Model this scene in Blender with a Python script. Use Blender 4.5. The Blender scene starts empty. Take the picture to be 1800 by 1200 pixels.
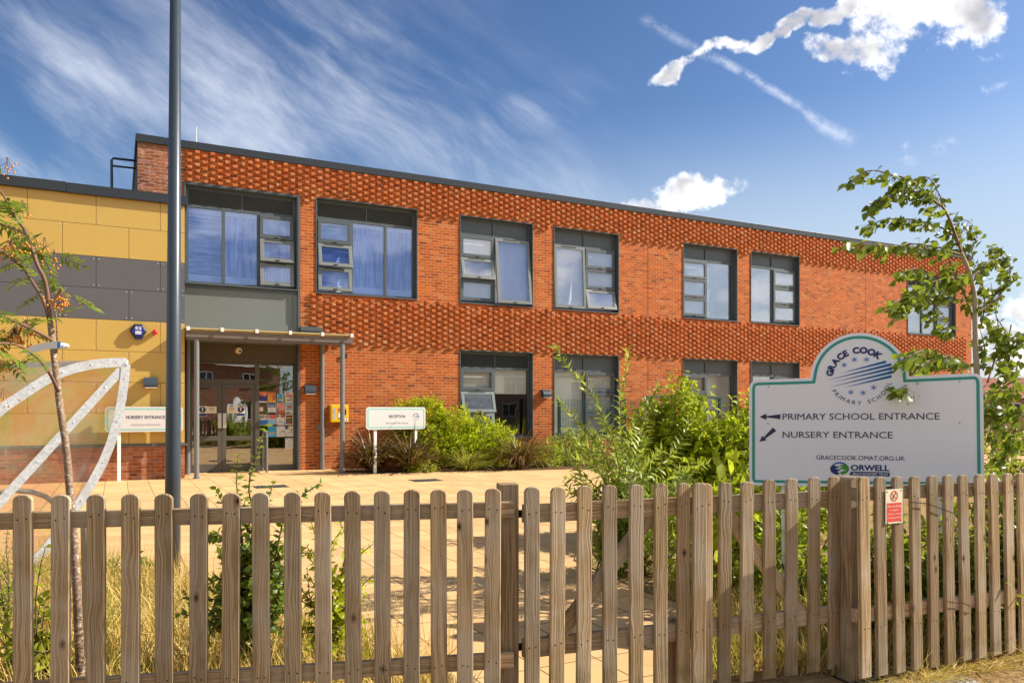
import bpy, bmesh, math, random
import numpy as np
from mathutils import Vector, Matrix, Euler
R = math.radians
random.seed(7)
rng = np.random.default_rng(7)
scene = bpy.context.scene
COL = scene.collection

# ------------------------------------------------------------------ camera
F = 1360.0                      # focal length in photo pixels (photo is 1800 wide)
CH = 1.5                        # camera height
cam = bpy.data.cameras.new('camera')
cam.sensor_width = 36.0
cam.lens = 36.0 * F / 1800.0
cam.shift_y = 120.0 / 1800.0
cam.clip_start = 0.05
cam.clip_end = 3000
cam_o = bpy.data.objects.new('camera', cam)
cam_o.location = (0, 0, CH)
cam_o.rotation_euler = (R(90), 0, 0)
COL.objects.link(cam_o)
scene.camera = cam_o

# ------------------------------------------------------------------ light
SUN_AZ, SUN_EL = R(9.0), R(36.0)      # azimuth from +X towards +Y
sdir = Vector((math.cos(SUN_AZ) * math.cos(SUN_EL), math.sin(SUN_AZ) * math.cos(SUN_EL), math.sin(SUN_EL)))
sun = bpy.data.lights.new('sun', 'SUN')
sun.energy = 5.0
sun.angle = R(0.5)
sun.color = (1.0, 0.93, 0.82)
sun_o = bpy.data.objects.new('sun', sun)
sun_o.rotation_euler = sdir.to_track_quat('Z', 'Y').to_euler()
sun_o.location = (20, 5, 20)
COL.objects.link(sun_o)
scene.view_settings.view_transform = 'Standard'
scene.view_settings.look = 'None'
scene.view_settings.exposure = 0.83
scene.view_settings.gamma = 1.0
scene.render.engine = 'CYCLES'
scene.cycles.use_denoising = True
scene.cycles.max_bounces = 8
scene.cycles.transparent_max_bounces = 24

# ------------------------------------------------------------------ node helper
class NT:
    def __init__(s, tree): s.t = tree
    def n(s, typ, **kw):
        nd = s.t.nodes.new(typ)
        for k, v in kw.items():
            if k.startswith('i_'):
                key = k[2:]
                key = int(key) if key.isdigit() else key.replace('_', ' ')
                s.set(nd.inputs[key], v)
            else:
                setattr(nd, k, v)
        return nd
    def set(s, sock, v):
        if isinstance(v, bpy.types.NodeSocket): s.t.links.new(v, sock)
        elif isinstance(v, tuple) and sock.type == 'RGBA' and len(v) == 3: sock.default_value = (*v, 1)
        else: sock.default_value = v
    def math(s, op, a, b=0.0, c=None, clamp=False):
        nd = s.t.nodes.new('ShaderNodeMath'); nd.operation = op; nd.use_clamp = clamp
        s.set(nd.inputs[0], a); s.set(nd.inputs[1], b)
        if c is not None: s.set(nd.inputs[2], c)
        return nd.outputs[0]
    def vmath(s, op, a, b=None):
        nd = s.t.nodes.new('ShaderNodeVectorMath'); nd.operation = op
        s.set(nd.inputs[0], a)
        if b is not None: s.set(nd.inputs[1], b)
        return nd.outputs['Value'] if op in ('LENGTH', 'DOT_PRODUCT', 'DISTANCE') else nd.outputs[0]
    def mix(s, fac, a, b, typ='MIX'):
        nd = s.t.nodes.new('ShaderNodeMix'); nd.data_type = 'RGBA'; nd.blend_type = typ
        s.set(nd.inputs[0], fac); s.set(nd.inputs[6], a); s.set(nd.inputs[7], b)
        return nd.outputs[2]
    def ramp(s, fac, stops, interp='LINEAR'):
        nd = s.t.nodes.new('ShaderNodeValToRGB'); nd.color_ramp.interpolation = interp
        el = nd.color_ramp.elements
        while len(el) < len(stops): el.new(0.5)
        for e, (p, c) in zip(el, stops):
            e.position = p; e.color = (*c, 1) if len(c) == 3 else c
        s.set(nd.inputs[0], fac)
        return nd.outputs[0]
    def step(s, x, a, b):       # smooth ramp a..b -> 0..1
        nd = s.t.nodes.new('ShaderNodeMapRange'); nd.interpolation_type = 'SMOOTHSTEP'
        s.set(nd.inputs[0], x); nd.inputs[1].default_value = a; nd.inputs[2].default_value = b
        return nd.outputs[0]
    def noise(s, vec, scale, detail=3.0, rough=0.55, dist=0.0, out='Fac'):
        nd = s.n('ShaderNodeTexNoise')
        s.set(nd.inputs['Vector'], vec); nd.inputs['Scale'].default_value = scale
        nd.inputs['Detail'].default_value = detail; nd.inputs['Roughness'].default_value = rough
        nd.inputs['Distortion'].default_value = dist
        return nd.outputs[out]
    def xyz(s, v):
        nd = s.n('ShaderNodeSeparateXYZ'); s.set(nd.inputs[0], v); return nd.outputs
    def comb(s, x, y, z):
        nd = s.n('ShaderNodeCombineXYZ'); s.set(nd.inputs[0], x); s.set(nd.inputs[1], y); s.set(nd.inputs[2], z)
        return nd.outputs[0]
    def mapv(s, v, sc=(1, 1, 1), loc=(0, 0, 0), rot=(0, 0, 0)):
        nd = s.n('ShaderNodeMapping'); s.set(nd.inputs[0], v)
        nd.inputs['Scale'].default_value = sc; nd.inputs['Location'].default_value = loc; nd.inputs['Rotation'].default_value = rot
        return nd.outputs[0]
    def bump(s, h, strength=0.3, dist=0.01):
        nd = s.n('ShaderNodeBump'); s.set(nd.inputs['Height'], h)
        nd.inputs['Strength'].default_value = strength; nd.inputs['Distance'].default_value = dist
        return nd.outputs[0]

# ------------------------------------------------------------------ world: sky with clouds
world = bpy.data.worlds.new('World')
scene.world = world
world.use_nodes = True
wt = world.node_tree
wt.nodes.clear()
W = NT(wt)
sky = W.n('ShaderNodeTexSky', sky_type='NISHITA')
sky.sun_disc = False
sky.sun_elevation = SUN_EL
sky.sun_rotation = math.pi / 2 - SUN_AZ
sky.air_density = 1.1
sky.dust_density = 1.1
sky.ozone_density = 2.0
tc = W.n('ShaderNodeTexCoord')
D = tc.outputs['Generated']
dx, dy, dz = W.xyz(D)
ys = W.math('MAXIMUM', dy, 0.05)
U = W.math('DIVIDE', dx, ys)
V = W.math('DIVIDE', dz, ys)
front = W.step(dy, 0.05, 0.2)
def uvp(x, y): return ((x - 900) / F, (720 - y) / F)
hs = W.n('ShaderNodeHueSaturation')
hs.inputs['Hue'].default_value = 0.503
hs.inputs['Saturation'].default_value = 1.08
hs.inputs['Value'].default_value = 0.80
wt.links.new(sky.outputs[0], hs.inputs['Color'])
skyn = W.n('ShaderNodeVectorMath', operation='SCALE'); wt.links.new(hs.outputs[0], skyn.inputs[0]); skyn.inputs['Scale'].default_value = 1 / 5.0
skyg = W.n('ShaderNodeGamma'); wt.links.new(skyn.outputs[0], skyg.inputs['Color']); skyg.inputs['Gamma'].default_value = 1.40
skym = W.n('ShaderNodeVectorMath', operation='SCALE'); wt.links.new(skyg.outputs[0], skym.inputs[0]); skym.inputs['Scale'].default_value = 5.0
hzf = W.math('MULTIPLY', W.math('MULTIPLY', W.math('SUBTRACT', 1.0, W.step(dz, 0.17, 0.37)), 0.72), W.step(dx, -0.35, 0.30))
skycol = W.mix(hzf, skym.outputs[0], (3.6, 4.2, 4.9))
UV = W.comb(U, V, 0.0)
# cumulus
warp = W.n('ShaderNodeTexNoise'); wt.links.new(UV, warp.inputs['Vector']); warp.inputs['Scale'].default_value = 7; warp.inputs['Detail'].default_value = 5
wv = W.vmath('SUBTRACT', warp.outputs['Color'], (0.5, 0.5, 0.5))
wsc = W.n('ShaderNodeVectorMath', operation='SCALE'); wt.links.new(wv, wsc.inputs[0]); wsc.inputs['Scale'].default_value = 0.13
UVw = W.vmath('ADD', UV, wsc.outputs[0])
uw, vw, _ = W.xyz(UVw)
def blob(cx, cy, rx, ry, ang=0.0):
    u0, v0 = uvp(cx, cy)
    a = R(ang); ca, sa = math.cos(a), math.sin(a)
    du = W.math('SUBTRACT', uw, u0); dv = W.math('SUBTRACT', vw, v0)
    p = W.math('ADD', W.math('MULTIPLY', du, ca * F / rx), W.math('MULTIPLY', dv, sa * F / rx))
    q = W.math('ADD', W.math('MULTIPLY', du, -sa * F / ry), W.math('MULTIPLY', dv, ca * F / ry))
    r2 = W.math('ADD', W.math('MULTIPLY', p, p), W.math('MULTIPLY', q, q))
    return W.math('MAXIMUM', W.math('SUBTRACT', 1.0, r2), -3.0)
blobs = [blob(1610, 20, 150, 70, 8), blob(1500, 75, 105, 32, -12), blob(1690, 30, 75, 60), blob(1450, 0, 90, 26),
         blob(1330, 52, 85, 17, 38), blob(1205, 108, 44, 17, 10), blob(1268, 82, 40, 15, 25), blob(1372, 8, 55, 22, 32),
         blob(1215, 325, 95, 30, 14), blob(1150, 350, 70, 20, 12), blob(1252, 312, 52, 20, 0),
         blob(1830, 500, 60, 45), blob(1780, 625, 70, 45), blob(1800, 560, 60, 22), blob(1740, 660, 110, 22)]
dens = blobs[0]
for b in blobs[1:]: dens = W.math('MAXIMUM', dens, b)
cn = W.noise(UV, 15, 8, 0.60)
cn2 = W.noise(UV, 48, 6, 0.62)
cd = W.math('ADD', dens, W.math('MULTIPLY', W.math('SUBTRACT', cn, 0.50), 2.7))
cd = W.math('ADD', cd, W.math('MULTIPLY', W.math('SUBTRACT', cn2, 0.5), 2.6))
cum = W.math('MULTIPLY', W.step(cd, -0.15, 1.0), front)
thick = W.step(dens, 0.25, 0.8)
lown = W.noise(UV, 9, 3, 0.5)
shade = W.math('MULTIPLY', thick, W.step(W.math('ADD', lown, W.math('MULTIPLY', V, 0.25)), 0.50, 0.72))
shade = W.math('MULTIPLY', W.math('ADD', W.math('MULTIPLY', thick, 0.75), 0.25), W.step(W.math('ADD', lown, W.math('MULTIPLY', cn, 0.35)), 0.52, 0.80))
cumcol = W.mix(shade, (8.2, 8.1, 7.9), (3.4, 3.4, 3.7))
# high cirrus, streaky veils on the left half of the sky
rotv = W.mapv(UV, sc=(1, 1, 1), rot=(0, 0, R(37)))
stretch = W.mapv(rotv, sc=(1.7, 6.5, 1))
cw = W.noise(UV, 3.0, 3, 0.5, out='Color')
cwv = W.vmath('ADD', stretch, W.vmath('MULTIPLY', W.vmath('SUBTRACT', cw, (0.5, 0.5, 0.5)), (0.55, 0.95, 0)))
c1 = W.noise(cwv, 1.0, 9, 0.62)
c2 = W.noise(W.mapv(rotv, sc=(5, 42, 1)), 1.0, 5, 0.6)
big = W.noise(UV, 2.6, 2, 0.5)
c3 = W.noise(W.mapv(rotv, sc=(3.2, 15, 1)), 1.0, 7, 0.65)
def band(cx, cy, rx, ry, ang):
    u0, v0 = uvp(cx, cy); a = R(ang); ca, sa = math.cos(a), math.sin(a)
    du = W.math('SUBTRACT', U, u0); dv = W.math('SUBTRACT', V, v0)
    p = W.math('ADD', W.math('MULTIPLY', du, ca * F / rx), W.math('MULTIPLY', dv, sa * F / rx))
    q = W.math('ADD', W.math('MULTIPLY', du, -sa * F / ry), W.math('MULTIPLY', dv, ca * F / ry))
    r2 = W.math('ADD', W.math('MULTIPLY', p, p), W.math('MULTIPLY', q, q))
    return W.math('POWER', 2.718, W.math('MULTIPLY', r2, -1.0))
bm_ = None
for b in [(140, 170, 300, 120, -40), (60, 300, 230, 70, -40), (600, 130, 420, 150, -30), (820, 260, 260, 90, -28), (430, 200, 260, 120, -30), (900, 210, 130, 50, 20)]:
    g = band(*b)
    bm_ = g if bm_ is None else W.math('MAXIMUM', bm_, g)
cir = W.math('MULTIPLY', W.step(W.math('ADD', W.math('MULTIPLY', c1, 0.75), W.math('MULTIPLY', c3, 0.25)), 0.40, 0.74), bm_)
cir = W.math('MULTIPLY', cir, W.math('ADD', 0.45, W.math('MULTIPLY', c2, 1.05)))
gen = W.math('MULTIPLY', W.math('MULTIPLY', W.step(c1, 0.48, 0.85), 0.10), W.math('SUBTRACT', 1.0, W.step(U, -0.1, 0.2)))
cir = W.math('MINIMUM', W.math('ADD', W.math('MULTIPLY', cir, 0.76), gen), 0.70)
# vapour trail
warp8 = W.noise(UV, 9, 4, 0.6)
def seg(x0, y0, x1, y1, w0, w1):
    u0, v0 = uvp(x0, y0); u1, v1 = uvp(x1, y1)
    L = math.hypot(u1 - u0, v1 - v0); ex, ey = (u1 - u0) / L, (v1 - v0) / L
    wu = W.math('ADD', U, W.math('MULTIPLY', W.math('SUBTRACT', warp8, 0.5), 0.055))
    du = W.math('SUBTRACT', wu, u0); dv = W.math('SUBTRACT', V, v0)
    p = W.math('DIVIDE', W.math('ADD', W.math('MULTIPLY', du, ex), W.math('MULTIPLY', dv, ey)), L)
    q = W.math('ABSOLUTE', W.math('SUBTRACT', W.math('MULTIPLY', dv, ex), W.math('MULTIPLY', du, ey)))
    w = W.math('ADD', w0 / F, W.math('MULTIPLY', W.math('MINIMUM', W.math('MAXIMUM', p, 0.0), 1.0), (w1 - w0) / F))
    a = W.math('SUBTRACT', 1.0, W.math('DIVIDE', q, w))
    e = W.math('MULTIPLY', W.step(p, -0.05, 0.12), W.math('SUBTRACT', 1.0, W.step(p, 0.85, 1.05)))
    return W.math('MULTIPLY', W.math('MAXIMUM', a, 0.0), e)
tr = W.math('MAXIMUM', seg(1240, 95, 1410, 190, 11, 11), seg(1385, 175, 1505, 252, 11, 20))
tr = W.math('MAXIMUM', tr, W.math('MULTIPLY', seg(1130, 30, 1250, 105, 14, 12), 0.5))
tr = W.math('MAXIMUM', tr, W.math('MULTIPLY', W.step(W.noise(UV, 40, 5, 0.6), 0.45, 0.7), W.math('MAXIMUM', seg(1560, 300, 1712, 228, 24, 14), seg(1600, 250, 1560, 300, 10, 10))))
tr = W.math('MAXIMUM', tr, W.math('MULTIPLY', W.step(W.noise(UV, 55, 5, 0.6), 0.42, 0.66), W.math('MAXIMUM', seg(1718, 160, 1768, 148, 11, 8), seg(1720, 105, 1775, 92, 9, 8))))
trn = W.noise(W.mapv(UV, sc=(34, 34, 1)), 1.0, 6, 0.7)
tr = W.math('MULTIPLY', tr, W.math('MULTIPLY', W.step(trn, 0.30, 0.66), W.math('ADD', 0.35, W.math('MULTIPLY', c2, 0.9))))
tr = W.math('MINIMUM', W.math('MULTIPLY', tr, 0.62), 0.40)
veil = W.math('MULTIPLY', W.math('MAXIMUM', cir, tr), front)
# cloud field in the rest of the sky (seen mirrored in the windows), cover added to brighten sign and fence
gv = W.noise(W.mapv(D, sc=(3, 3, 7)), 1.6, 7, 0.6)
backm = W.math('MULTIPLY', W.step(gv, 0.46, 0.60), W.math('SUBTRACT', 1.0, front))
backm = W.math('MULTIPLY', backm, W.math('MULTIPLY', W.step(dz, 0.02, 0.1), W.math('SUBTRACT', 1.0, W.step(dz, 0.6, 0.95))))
c = W.mix(veil, skycol, (6.4, 6.6, 7.2))
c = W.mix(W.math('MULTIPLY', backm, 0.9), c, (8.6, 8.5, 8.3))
c = W.mix(cum, c, cumcol)
bg = W.n('ShaderNodeBackground')
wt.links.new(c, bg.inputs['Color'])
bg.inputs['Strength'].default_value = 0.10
wo = W.n('ShaderNodeOutputWorld')
wt.links.new(bg.outputs[0], wo.inputs['Surface'])

# ------------------------------------------------------------------ photo geometry -> place
TH = math.atan2(1360, 2667)                    # direction of the facade
FD = Vector((math.cos(TH), math.sin(TH), 0)); FN = Vector((math.sin(TH), -math.cos(TH), 0))
FA = Vector((-280 / 1360 * 19.85, 19.85, 0))
def ray(x, y): return Vector(((x - 900) / F, 1.0, (720 - y) / F))
def ground(x, y, z=0.0):
    t = (CH - z) * F / (y - 720)
    return Vector(((x - 900) / F * t, t, z))
def atz(x, y, Z): return Vector(((x - 900) / F * Z, Z, CH + (720 - y) / F * Z))
def fsz(x, y, off=0.0):                          # (s, z) on a plane parallel to the facade
    r = ray(x, y)
    t = (FA.dot(FN) + off) / (r.x * FN.x + r.y * FN.y)
    p = r * t
    return (p - FA).x * FD.x + (p - FA).y * FD.y, CH + p.z
def fw(s, off, z=0.0): return FA + FD * s + FN * off + Vector((0, 0, z))

# ------------------------------------------------------------------ mesh builder
class MB:
    def __init__(s): s.v = []; s.f = []; s.m = []
    def add(s, vs, fs, mat=0):
        o = len(s.v); s.v += [tuple(p) for p in vs]
        s.f += [tuple(i + o for i in f) for f in fs]; s.m += [mat] * len(fs)
    def box(s, x0, x1, y0, y1, z0, z1, mat=0, M=None):
        vs = [Vector(p) for p in ((x0, y0, z0), (x1, y0, z0), (x1, y1, z0), (x0, y1, z0), (x0, y0, z1), (x1, y0, z1), (x1, y1, z1), (x0, y1, z1))]
        if M is not None: vs = [M @ p for p in vs]
        s.add(vs, [(0, 3, 2, 1), (4, 5, 6, 7), (0, 1, 5, 4), (1, 2, 6, 5), (2, 3, 7, 6), (3, 0, 4, 7)], mat)
    def cbox(s, x0, x1, y0, y1, z0, z1, b=0.004, mat=0, M=None):   # box with chamfered edges
        bm = bmesh.new(); bmesh.ops.create_cube(bm, size=1)
        for v in bm.verts: v.co = Vector(((x0 + x1) / 2 + v.co.x * (x1 - x0), (y0 + y1) / 2 + v.co.y * (y1 - y0), (z0 + z1) / 2 + v.co.z * (z1 - z0)))
        bmesh.ops.bevel(bm, geom=bm.edges[:], offset=b, segments=2, affect='EDGES', profile=0.6)
        bm.verts.index_update()
        vs = [M @ v.co if M is not None else v.co.copy() for v in bm.verts]
        s.add(vs, [[v.index for v in f.verts] for f in bm.faces], mat); bm.free()
    def tube(s, pts, rad, sides=6, mat=0, cap=True):
        pts = [Vector(p) for p in pts]; n = len(pts)
        if not hasattr(rad, '__len__'): rad = [rad] * n
        ring = []; ref = Vector((0.31, 0.17, 0.93))
        for i in range(n):
            t = (pts[min(i + 1, n - 1)] - pts[max(i - 1, 0)])
            if t.length < 1e-9: t = Vector((0, 0, 1))
            t.normalize()
            a = t.cross(ref if abs(t.dot(ref)) < 0.95 else Vector((1, 0, 0))).normalized(); b = t.cross(a)
            ring.append([pts[i] + (a * math.cos(2 * math.pi * k / sides) + b * math.sin(2 * math.pi * k / sides)) * rad[i] for k in range(sides)])
        vs = [p for r_ in ring for p in r_]
        fs = []
        for i in range(n - 1):
            for k in range(sides):
                k2 = (k + 1) % sides
                fs.append((i * sides + k, i * sides + k2, (i + 1) * sides + k2, (i + 1) * sides + k))
        if cap:
            fs.append(tuple(range(sides - 1, -1, -1))); fs.append(tuple((n - 1) * sides + k for k in range(sides)))
        s.add(vs, fs, mat)
    def prism(s, outline, y0, y1, mat=0, edge=0.0):   # outline in x-z (counter-clockwise seen from -y), thickness along y
        n = len(outline)
        vs = [(x, y0, z) for x, z in outline] + [(x, y1, z) for x, z in outline]
        fs = [tuple(range(n)), tuple(range(2 * n - 1, n - 1, -1))]
        fs += [(i, n + i, n + (i + 1) % n, (i + 1) % n) for i in range(n)]
        s.add(vs, fs, mat)
    def sheet(s, outline, y, mat=0):                   # flat polygon in x-z at depth y facing -y
        s.add([(x, y, z) for x, z in outline], [tuple(range(len(outline)))], mat)
    def disc(s, cx, cz, rx, y, mat=0, rz=None, n=20):
        rz = rz or rx
        s.sheet([(cx + rx * math.cos(2 * math.pi * k / n), cz + rz * math.sin(2 * math.pi * k / n)) for k in range(n)], y, mat)
    def ringxz(s, cx, cz, ro, ri, y, mat=0, n=28):
        vs = []; fs = []
        for k in range(n):
            a = 2 * math.pi * k / n
            vs += [(cx + ro * math.cos(a), y, cz + ro * math.sin(a)), (cx + ri * math.cos(a), y, cz + ri * math.sin(a))]
        for k in range(n):
            j = (k + 1) % n; fs.append((2 * k, 2 * j, 2 * j + 1, 2 * k + 1))
        s.add(vs, fs, mat)
    def band(s, outer, inner, y, mat=0):               # strip between two outlines of equal length
        n = len(outer)
        vs = [(x, y, z) for x, z in outer] + [(x, y, z) for x, z in inner]
        s.add(vs, [(i, (i + 1) % n, n + (i + 1) % n, n + i) for i in range(n)], mat)
    def sphere(s, c, r, mat=0, seg=8, rings=5, sz=1.0):
        c = Vector(c); vs = [c + Vector((0, 0, r * sz))]
        for i in range(1, rings):
            a = math.pi * i / rings
            vs += [c + Vector((r * math.sin(a) * math.cos(2 * math.pi * k / seg), r * math.sin(a) * math.sin(2 * math.pi * k / seg), r * math.cos(a) * sz)) for k in range(seg)]
        vs.append(c - Vector((0, 0, r * sz))); fs = []
        for k in range(seg): fs.append((0, 1 + k, 1 + (k + 1) % seg))
        for i in range(rings - 2):
            for k in range(seg):
                a = 1 + i * seg + k; b = 1 + i * seg + (k + 1) % seg
                fs.append((a, a + seg, b + seg, b))
        o = 1 + (rings - 2) * seg
        for k in range(seg): fs.append((o + k, len(vs) - 1, o + (k + 1) % seg))
        s.add(vs, fs, mat)
    def build(s, name, mats, parent=None, loc=None, rz=0.0, smooth=False, **props):
        me = bpy.data.meshes.new(name)
        me.from_pydata(s.v, [], s.f)
        mats = mats if isinstance(mats, (list, tuple)) else [mats]
        for m in mats: me.materials.append(m)
        if len(mats) > 1: me.polygons.foreach_set('material_index', s.m)
        if smooth: me.polygons.foreach_set('use_smooth', [True] * len(s.f))
        me.update()
        o = bpy.data.objects.new(name, me); COL.objects.link(o)
        if parent is not None: o.parent = parent
        if loc is not None: o.location = loc
        o.rotation_euler = (0, 0, rz)
        for k, v in props.items(): o[k] = v
        return o
def empty(name, loc, rz=0.0, **props):
    o = bpy.data.objects.new(name, None); COL.objects.link(o)
    o.empty_display_size = 0.2
    o.location = loc; o.rotation_euler = (0, 0, rz)
    for k, v in props.items(): o[k] = v
    return o

# ------------------------------------------------------------------ materials
def mat(name):
    m = bpy.data.materials.new(name); m.use_nodes = True
    t = m.node_tree; t.nodes.clear(); N = NT(t)
    out = N.n('ShaderNodeOutputMaterial')
    return m, N, out
def link(N, out, sh): N.t.links.new(sh, out.inputs['Surface'])
def princ(N, col, rough=0.6, metal=0.0, spec=0.5, normal=None):
    p = N.n('ShaderNodeBsdfPrincipled')
    N.set(p.inputs['Base Color'], col); N.set(p.inputs['Roughness'], rough); N.set(p.inputs['Metallic'], metal)
    p.inputs['Specular IOR Level'].default_value = spec
    if normal is not None: N.t.links.new(normal, p.inputs['Normal'])
    return p.outputs[0]
def obj_co(N): return N.n('ShaderNodeTexCoord').outputs['Object']
def simple(name, col, rough=0.5, metal=0.0, var=0.12, scale=6.0, spec=0.5, bump=0.0, bscale=80):
    m, N, out = mat(name); co = obj_co(N)
    nz = N.noise(co, scale, 4, 0.6)
    c = N.mix(nz, tuple(x * (1 - var) for x in col), tuple(min(1, x * (1 + var)) for x in col))
    nm = N.bump(N.noise(co, bscale, 2), bump, 0.003) if bump else None
    r = N.math('ADD', rough - 0.06, N.math('MULTIPLY', N.noise(co, scale * 3, 3), 0.12))
    link(N, out, princ(N, c, r, metal, spec, nm)); return m

def brick_mat(name, c1, c2, mortar, dark, scale_noise=1.0, patch=None):
    m, N, out = mat(name); co = obj_co(N)
    x, y, z = N.xyz(co)
    # wobble so courses are not ruler straight
    v = N.comb(N.math('ADD', x, N.math('MULTIPLY', y, 1.0)), z, 0.0)
    wob = N.vmath('MULTIPLY', N.vmath('SUBTRACT', N.noise(co, 14, 2, out='Color'), (0.5, 0.5, 0.5)), (0.008, 0.006, 0))
    v = N.vmath('ADD', v, wob)
    b = N.n('ShaderNodeTexBrick', offset=0.5, offset_frequency=2, squash=1.0)
    N.set(b.inputs['Vector'], v)
    N.set(b.inputs['Color1'], (0, 0, 0)); N.set(b.inputs['Color2'], (1, 1, 1)); N.set(b.inputs['Mortar'], (0.5, 0.5, 0.5))
    b.inputs['Scale'].default_value = 1.0; b.inputs['Mortar Size'].default_value = 0.0058; b.inputs['Mortar Smooth'].default_value = 0.15
    b.inputs['Bias'].default_value = 0.0; b.inputs['Brick Width'].default_value = 0.225; b.inputs['Row Height'].default_value = 0.075
    rnd = b.outputs['Color']; fac = b.outputs['Fac']
    rv = N.xyz(rnd)[0]
    tone = N.ramp(rv, [(0.0, dark), (0.07, c1), (0.40, c2), (0.62, tuple(0.82 * k for k in c2)), (0.80, tuple(1.16 * k for k in c2)), (0.92, (c2[0] * 1.05, c2[1] * 1.6, c2[2] * 3.2)), (1.0, tuple(0.75 * k for k in c1))])
    grit = N.noise(co, 55, 4, 0.7)
    tone = N.mix(N.math('MULTIPLY', N.step(grit, 0.38, 0.72), 0.55), tone, tuple(0.55 * k for k in c1))
    big = N.noise(co, 0.8 * scale_noise, 4, 0.6)
    tone = N.mix(N.math('MULTIPLY', N.step(big, 0.45, 0.75), 0.22), tone, (0.42, 0.15, 0.055))
    stk = N.noise(N.mapv(co, sc=(2.6, 2.6, 0.30)), 1.4, 5, 0.65)
    tone = N.mix(N.math('MULTIPLY', N.step(stk, 0.50, 0.74), 0.38), tone, tuple(0.45 * k for k in c1))
    bloom = N.noise(N.mapv(co, sc=(1.0, 1.0, 1.6)), 1.7, 5, 0.7)
    tone = N.mix(N.math('MULTIPLY', N.step(bloom, 0.56, 0.74), 0.30), tone, (0.52, 0.30, 0.19))
    if patch:
        pn = N.noise(N.mapv(co, sc=(3.5, 3.5, 10)), 2.2, 2, 0.5)
        tone = N.mix(N.math('MULTIPLY', N.step(pn, 0.5, 0.68), 0.7), tone, patch)
    mc = N.mix(N.noise(co, 9, 3), tuple(0.75 * k for k in mortar), mortar)
    col = N.mix(fac, tone, mc)
    h = N.math('ADD', N.math('MULTIPLY', N.math('SUBTRACT', 1.0, fac), 1.0), N.math('MULTIPLY', grit, 0.5))
    link(N, out, princ(N, col, 0.88, 0, 0.25, N.bump(h, 0.55, 0.006))); return m
M_brick = brick_mat('orange_brick', (0.36, 0.066, 0.011), (0.50, 0.112, 0.017), (0.50, 0.36, 0.18), (0.20, 0.045, 0.013))
M_brick2 = brick_mat('multi_brick', (0.20, 0.055, 0.025), (0.33, 0.10, 0.045), (0.42, 0.30, 0.18), (0.10, 0.04, 0.028), patch=(0.52, 0.30, 0.20))
M_brick_red = brick_mat('plinth_brick', (0.25, 0.065, 0.024), (0.36, 0.105, 0.038), (0.40, 0.25, 0.13), (0.13, 0.045, 0.02), patch=(0.42, 0.19, 0.10))
def header_mat():
    m, N, out = mat('header_brick'); co = obj_co(N); x, y, z = N.xyz(co)
    cell = N.comb(N.math('FLOOR', N.math('DIVIDE', x, 0.16875)), 0.0, N.math('FLOOR', N.math('DIVIDE', z, 0.075)))
    wn = N.n('ShaderNodeTexWhiteNoise', noise_dimensions='3D'); N.set(wn.inputs['Vector'], cell)
    tone = N.ramp(wn.outputs['Value'], [(0.0, (0.28, 0.08, 0.03)), (0.15, (0.44, 0.11, 0.028)), (0.6, (0.52, 0.15, 0.04)), (0.9, (0.53, 0.205, 0.085)), (1.0, (0.50, 0.30, 0.15))])
    g = N.noise(co, 60, 4, 0.7)
    tone = N.mix(N.math('MULTIPLY', N.step(g, 0.4, 0.75), 0.4), tone, (0.30, 0.09, 0.03))
    link(N, out, princ(N, tone, 0.88, 0, 0.25, N.bump(g, 0.4, 0.005))); return m
M_header = header_mat()
M_frame = simple('slate_grey_metal', (0.075, 0.092, 0.100), 0.42, 0.0, 0.10, 3)
M_frame_l = simple('sunlit_vent_light_grey', (0.16, 0.18, 0.17), 0.40, 0.0, 0.08, 3)  # frame grey lightened as if sunlit for open vents; plain grey on socket box
M_panel = simple('grey_green_panel', (0.150, 0.165, 0.150), 0.45, 0.0, 0.08, 1.5)
M_coping = simple('dark_coping', (0.022, 0.026, 0.031), 0.34, 0.0, 0.18, 4)
M_dark = simple('black_rubber', (0.012, 0.012, 0.012), 0.6)
M_doorf = simple('door_bronze_grey', (0.085, 0.075, 0.057), 0.45, 0.0, 0.1, 4)
M_soffit = simple('soffit_brown', (0.075, 0.062, 0.040), 0.6, 0.0, 0.15, 3)
M_side = simple('brown_side_cladding', (0.06, 0.035, 0.032), 0.7, 0.0, 0.2, 3)
M_inside = simple('room_wall', (0.09, 0.07, 0.05), 0.9, 0, 0.2, 2)
M_roof = simple('roof_felt', (0.09, 0.09, 0.09), 0.9, 0, 0.2, 2)
M_white = simple('white_paint', (0.80, 0.79, 0.76), 0.35, 0, 0.03, 8)
M_white_sign = simple('white_sign_face', (0.86, 0.87, 0.92), 0.40, 0, 0.03, 1.4)
M_white_small = simple('off_white_sign_face', (0.60, 0.585, 0.565), 0.4, 0, 0.03, 1.4)
M_teal = simple('teal_print', (0.03, 0.33, 0.27), 0.4, 0, 0.05)
M_teal_l = simple('pale_teal_print', (0.20, 0.52, 0.45), 0.4, 0, 0.05)
M_navy = simple('navy_print', (0.012, 0.03, 0.16), 0.45, 0, 0.05)
M_ink = simple('ink_print', (0.03, 0.03, 0.09), 0.5, 0, 0.05)
M_blue = simple('blue_print', (0.0, 0.12, 0.42), 0.45, 0, 0.05)
M_skyb = simple('sky_blue_print', (0.12, 0.27, 0.60), 0.45, 0, 0.05)
M_green = simple('green_print', (0.05, 0.30, 0.03), 0.45, 0, 0.05)
M_red = simple('red_plastic', (0.72, 0.010, 0.010), 0.3, 0, 0.05)
M_redp = simple('red_print', (0.72, 0.07, 0.06), 0.45, 0, 0.08, 30)
M_cream = simple('cream_board', (0.78, 0.72, 0.50), 0.45, 0, 0.05)
M_yellow = simple('yellow_plastic', (0.80, 0.48, 0.01), 0.35, 0, 0.05)
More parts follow.
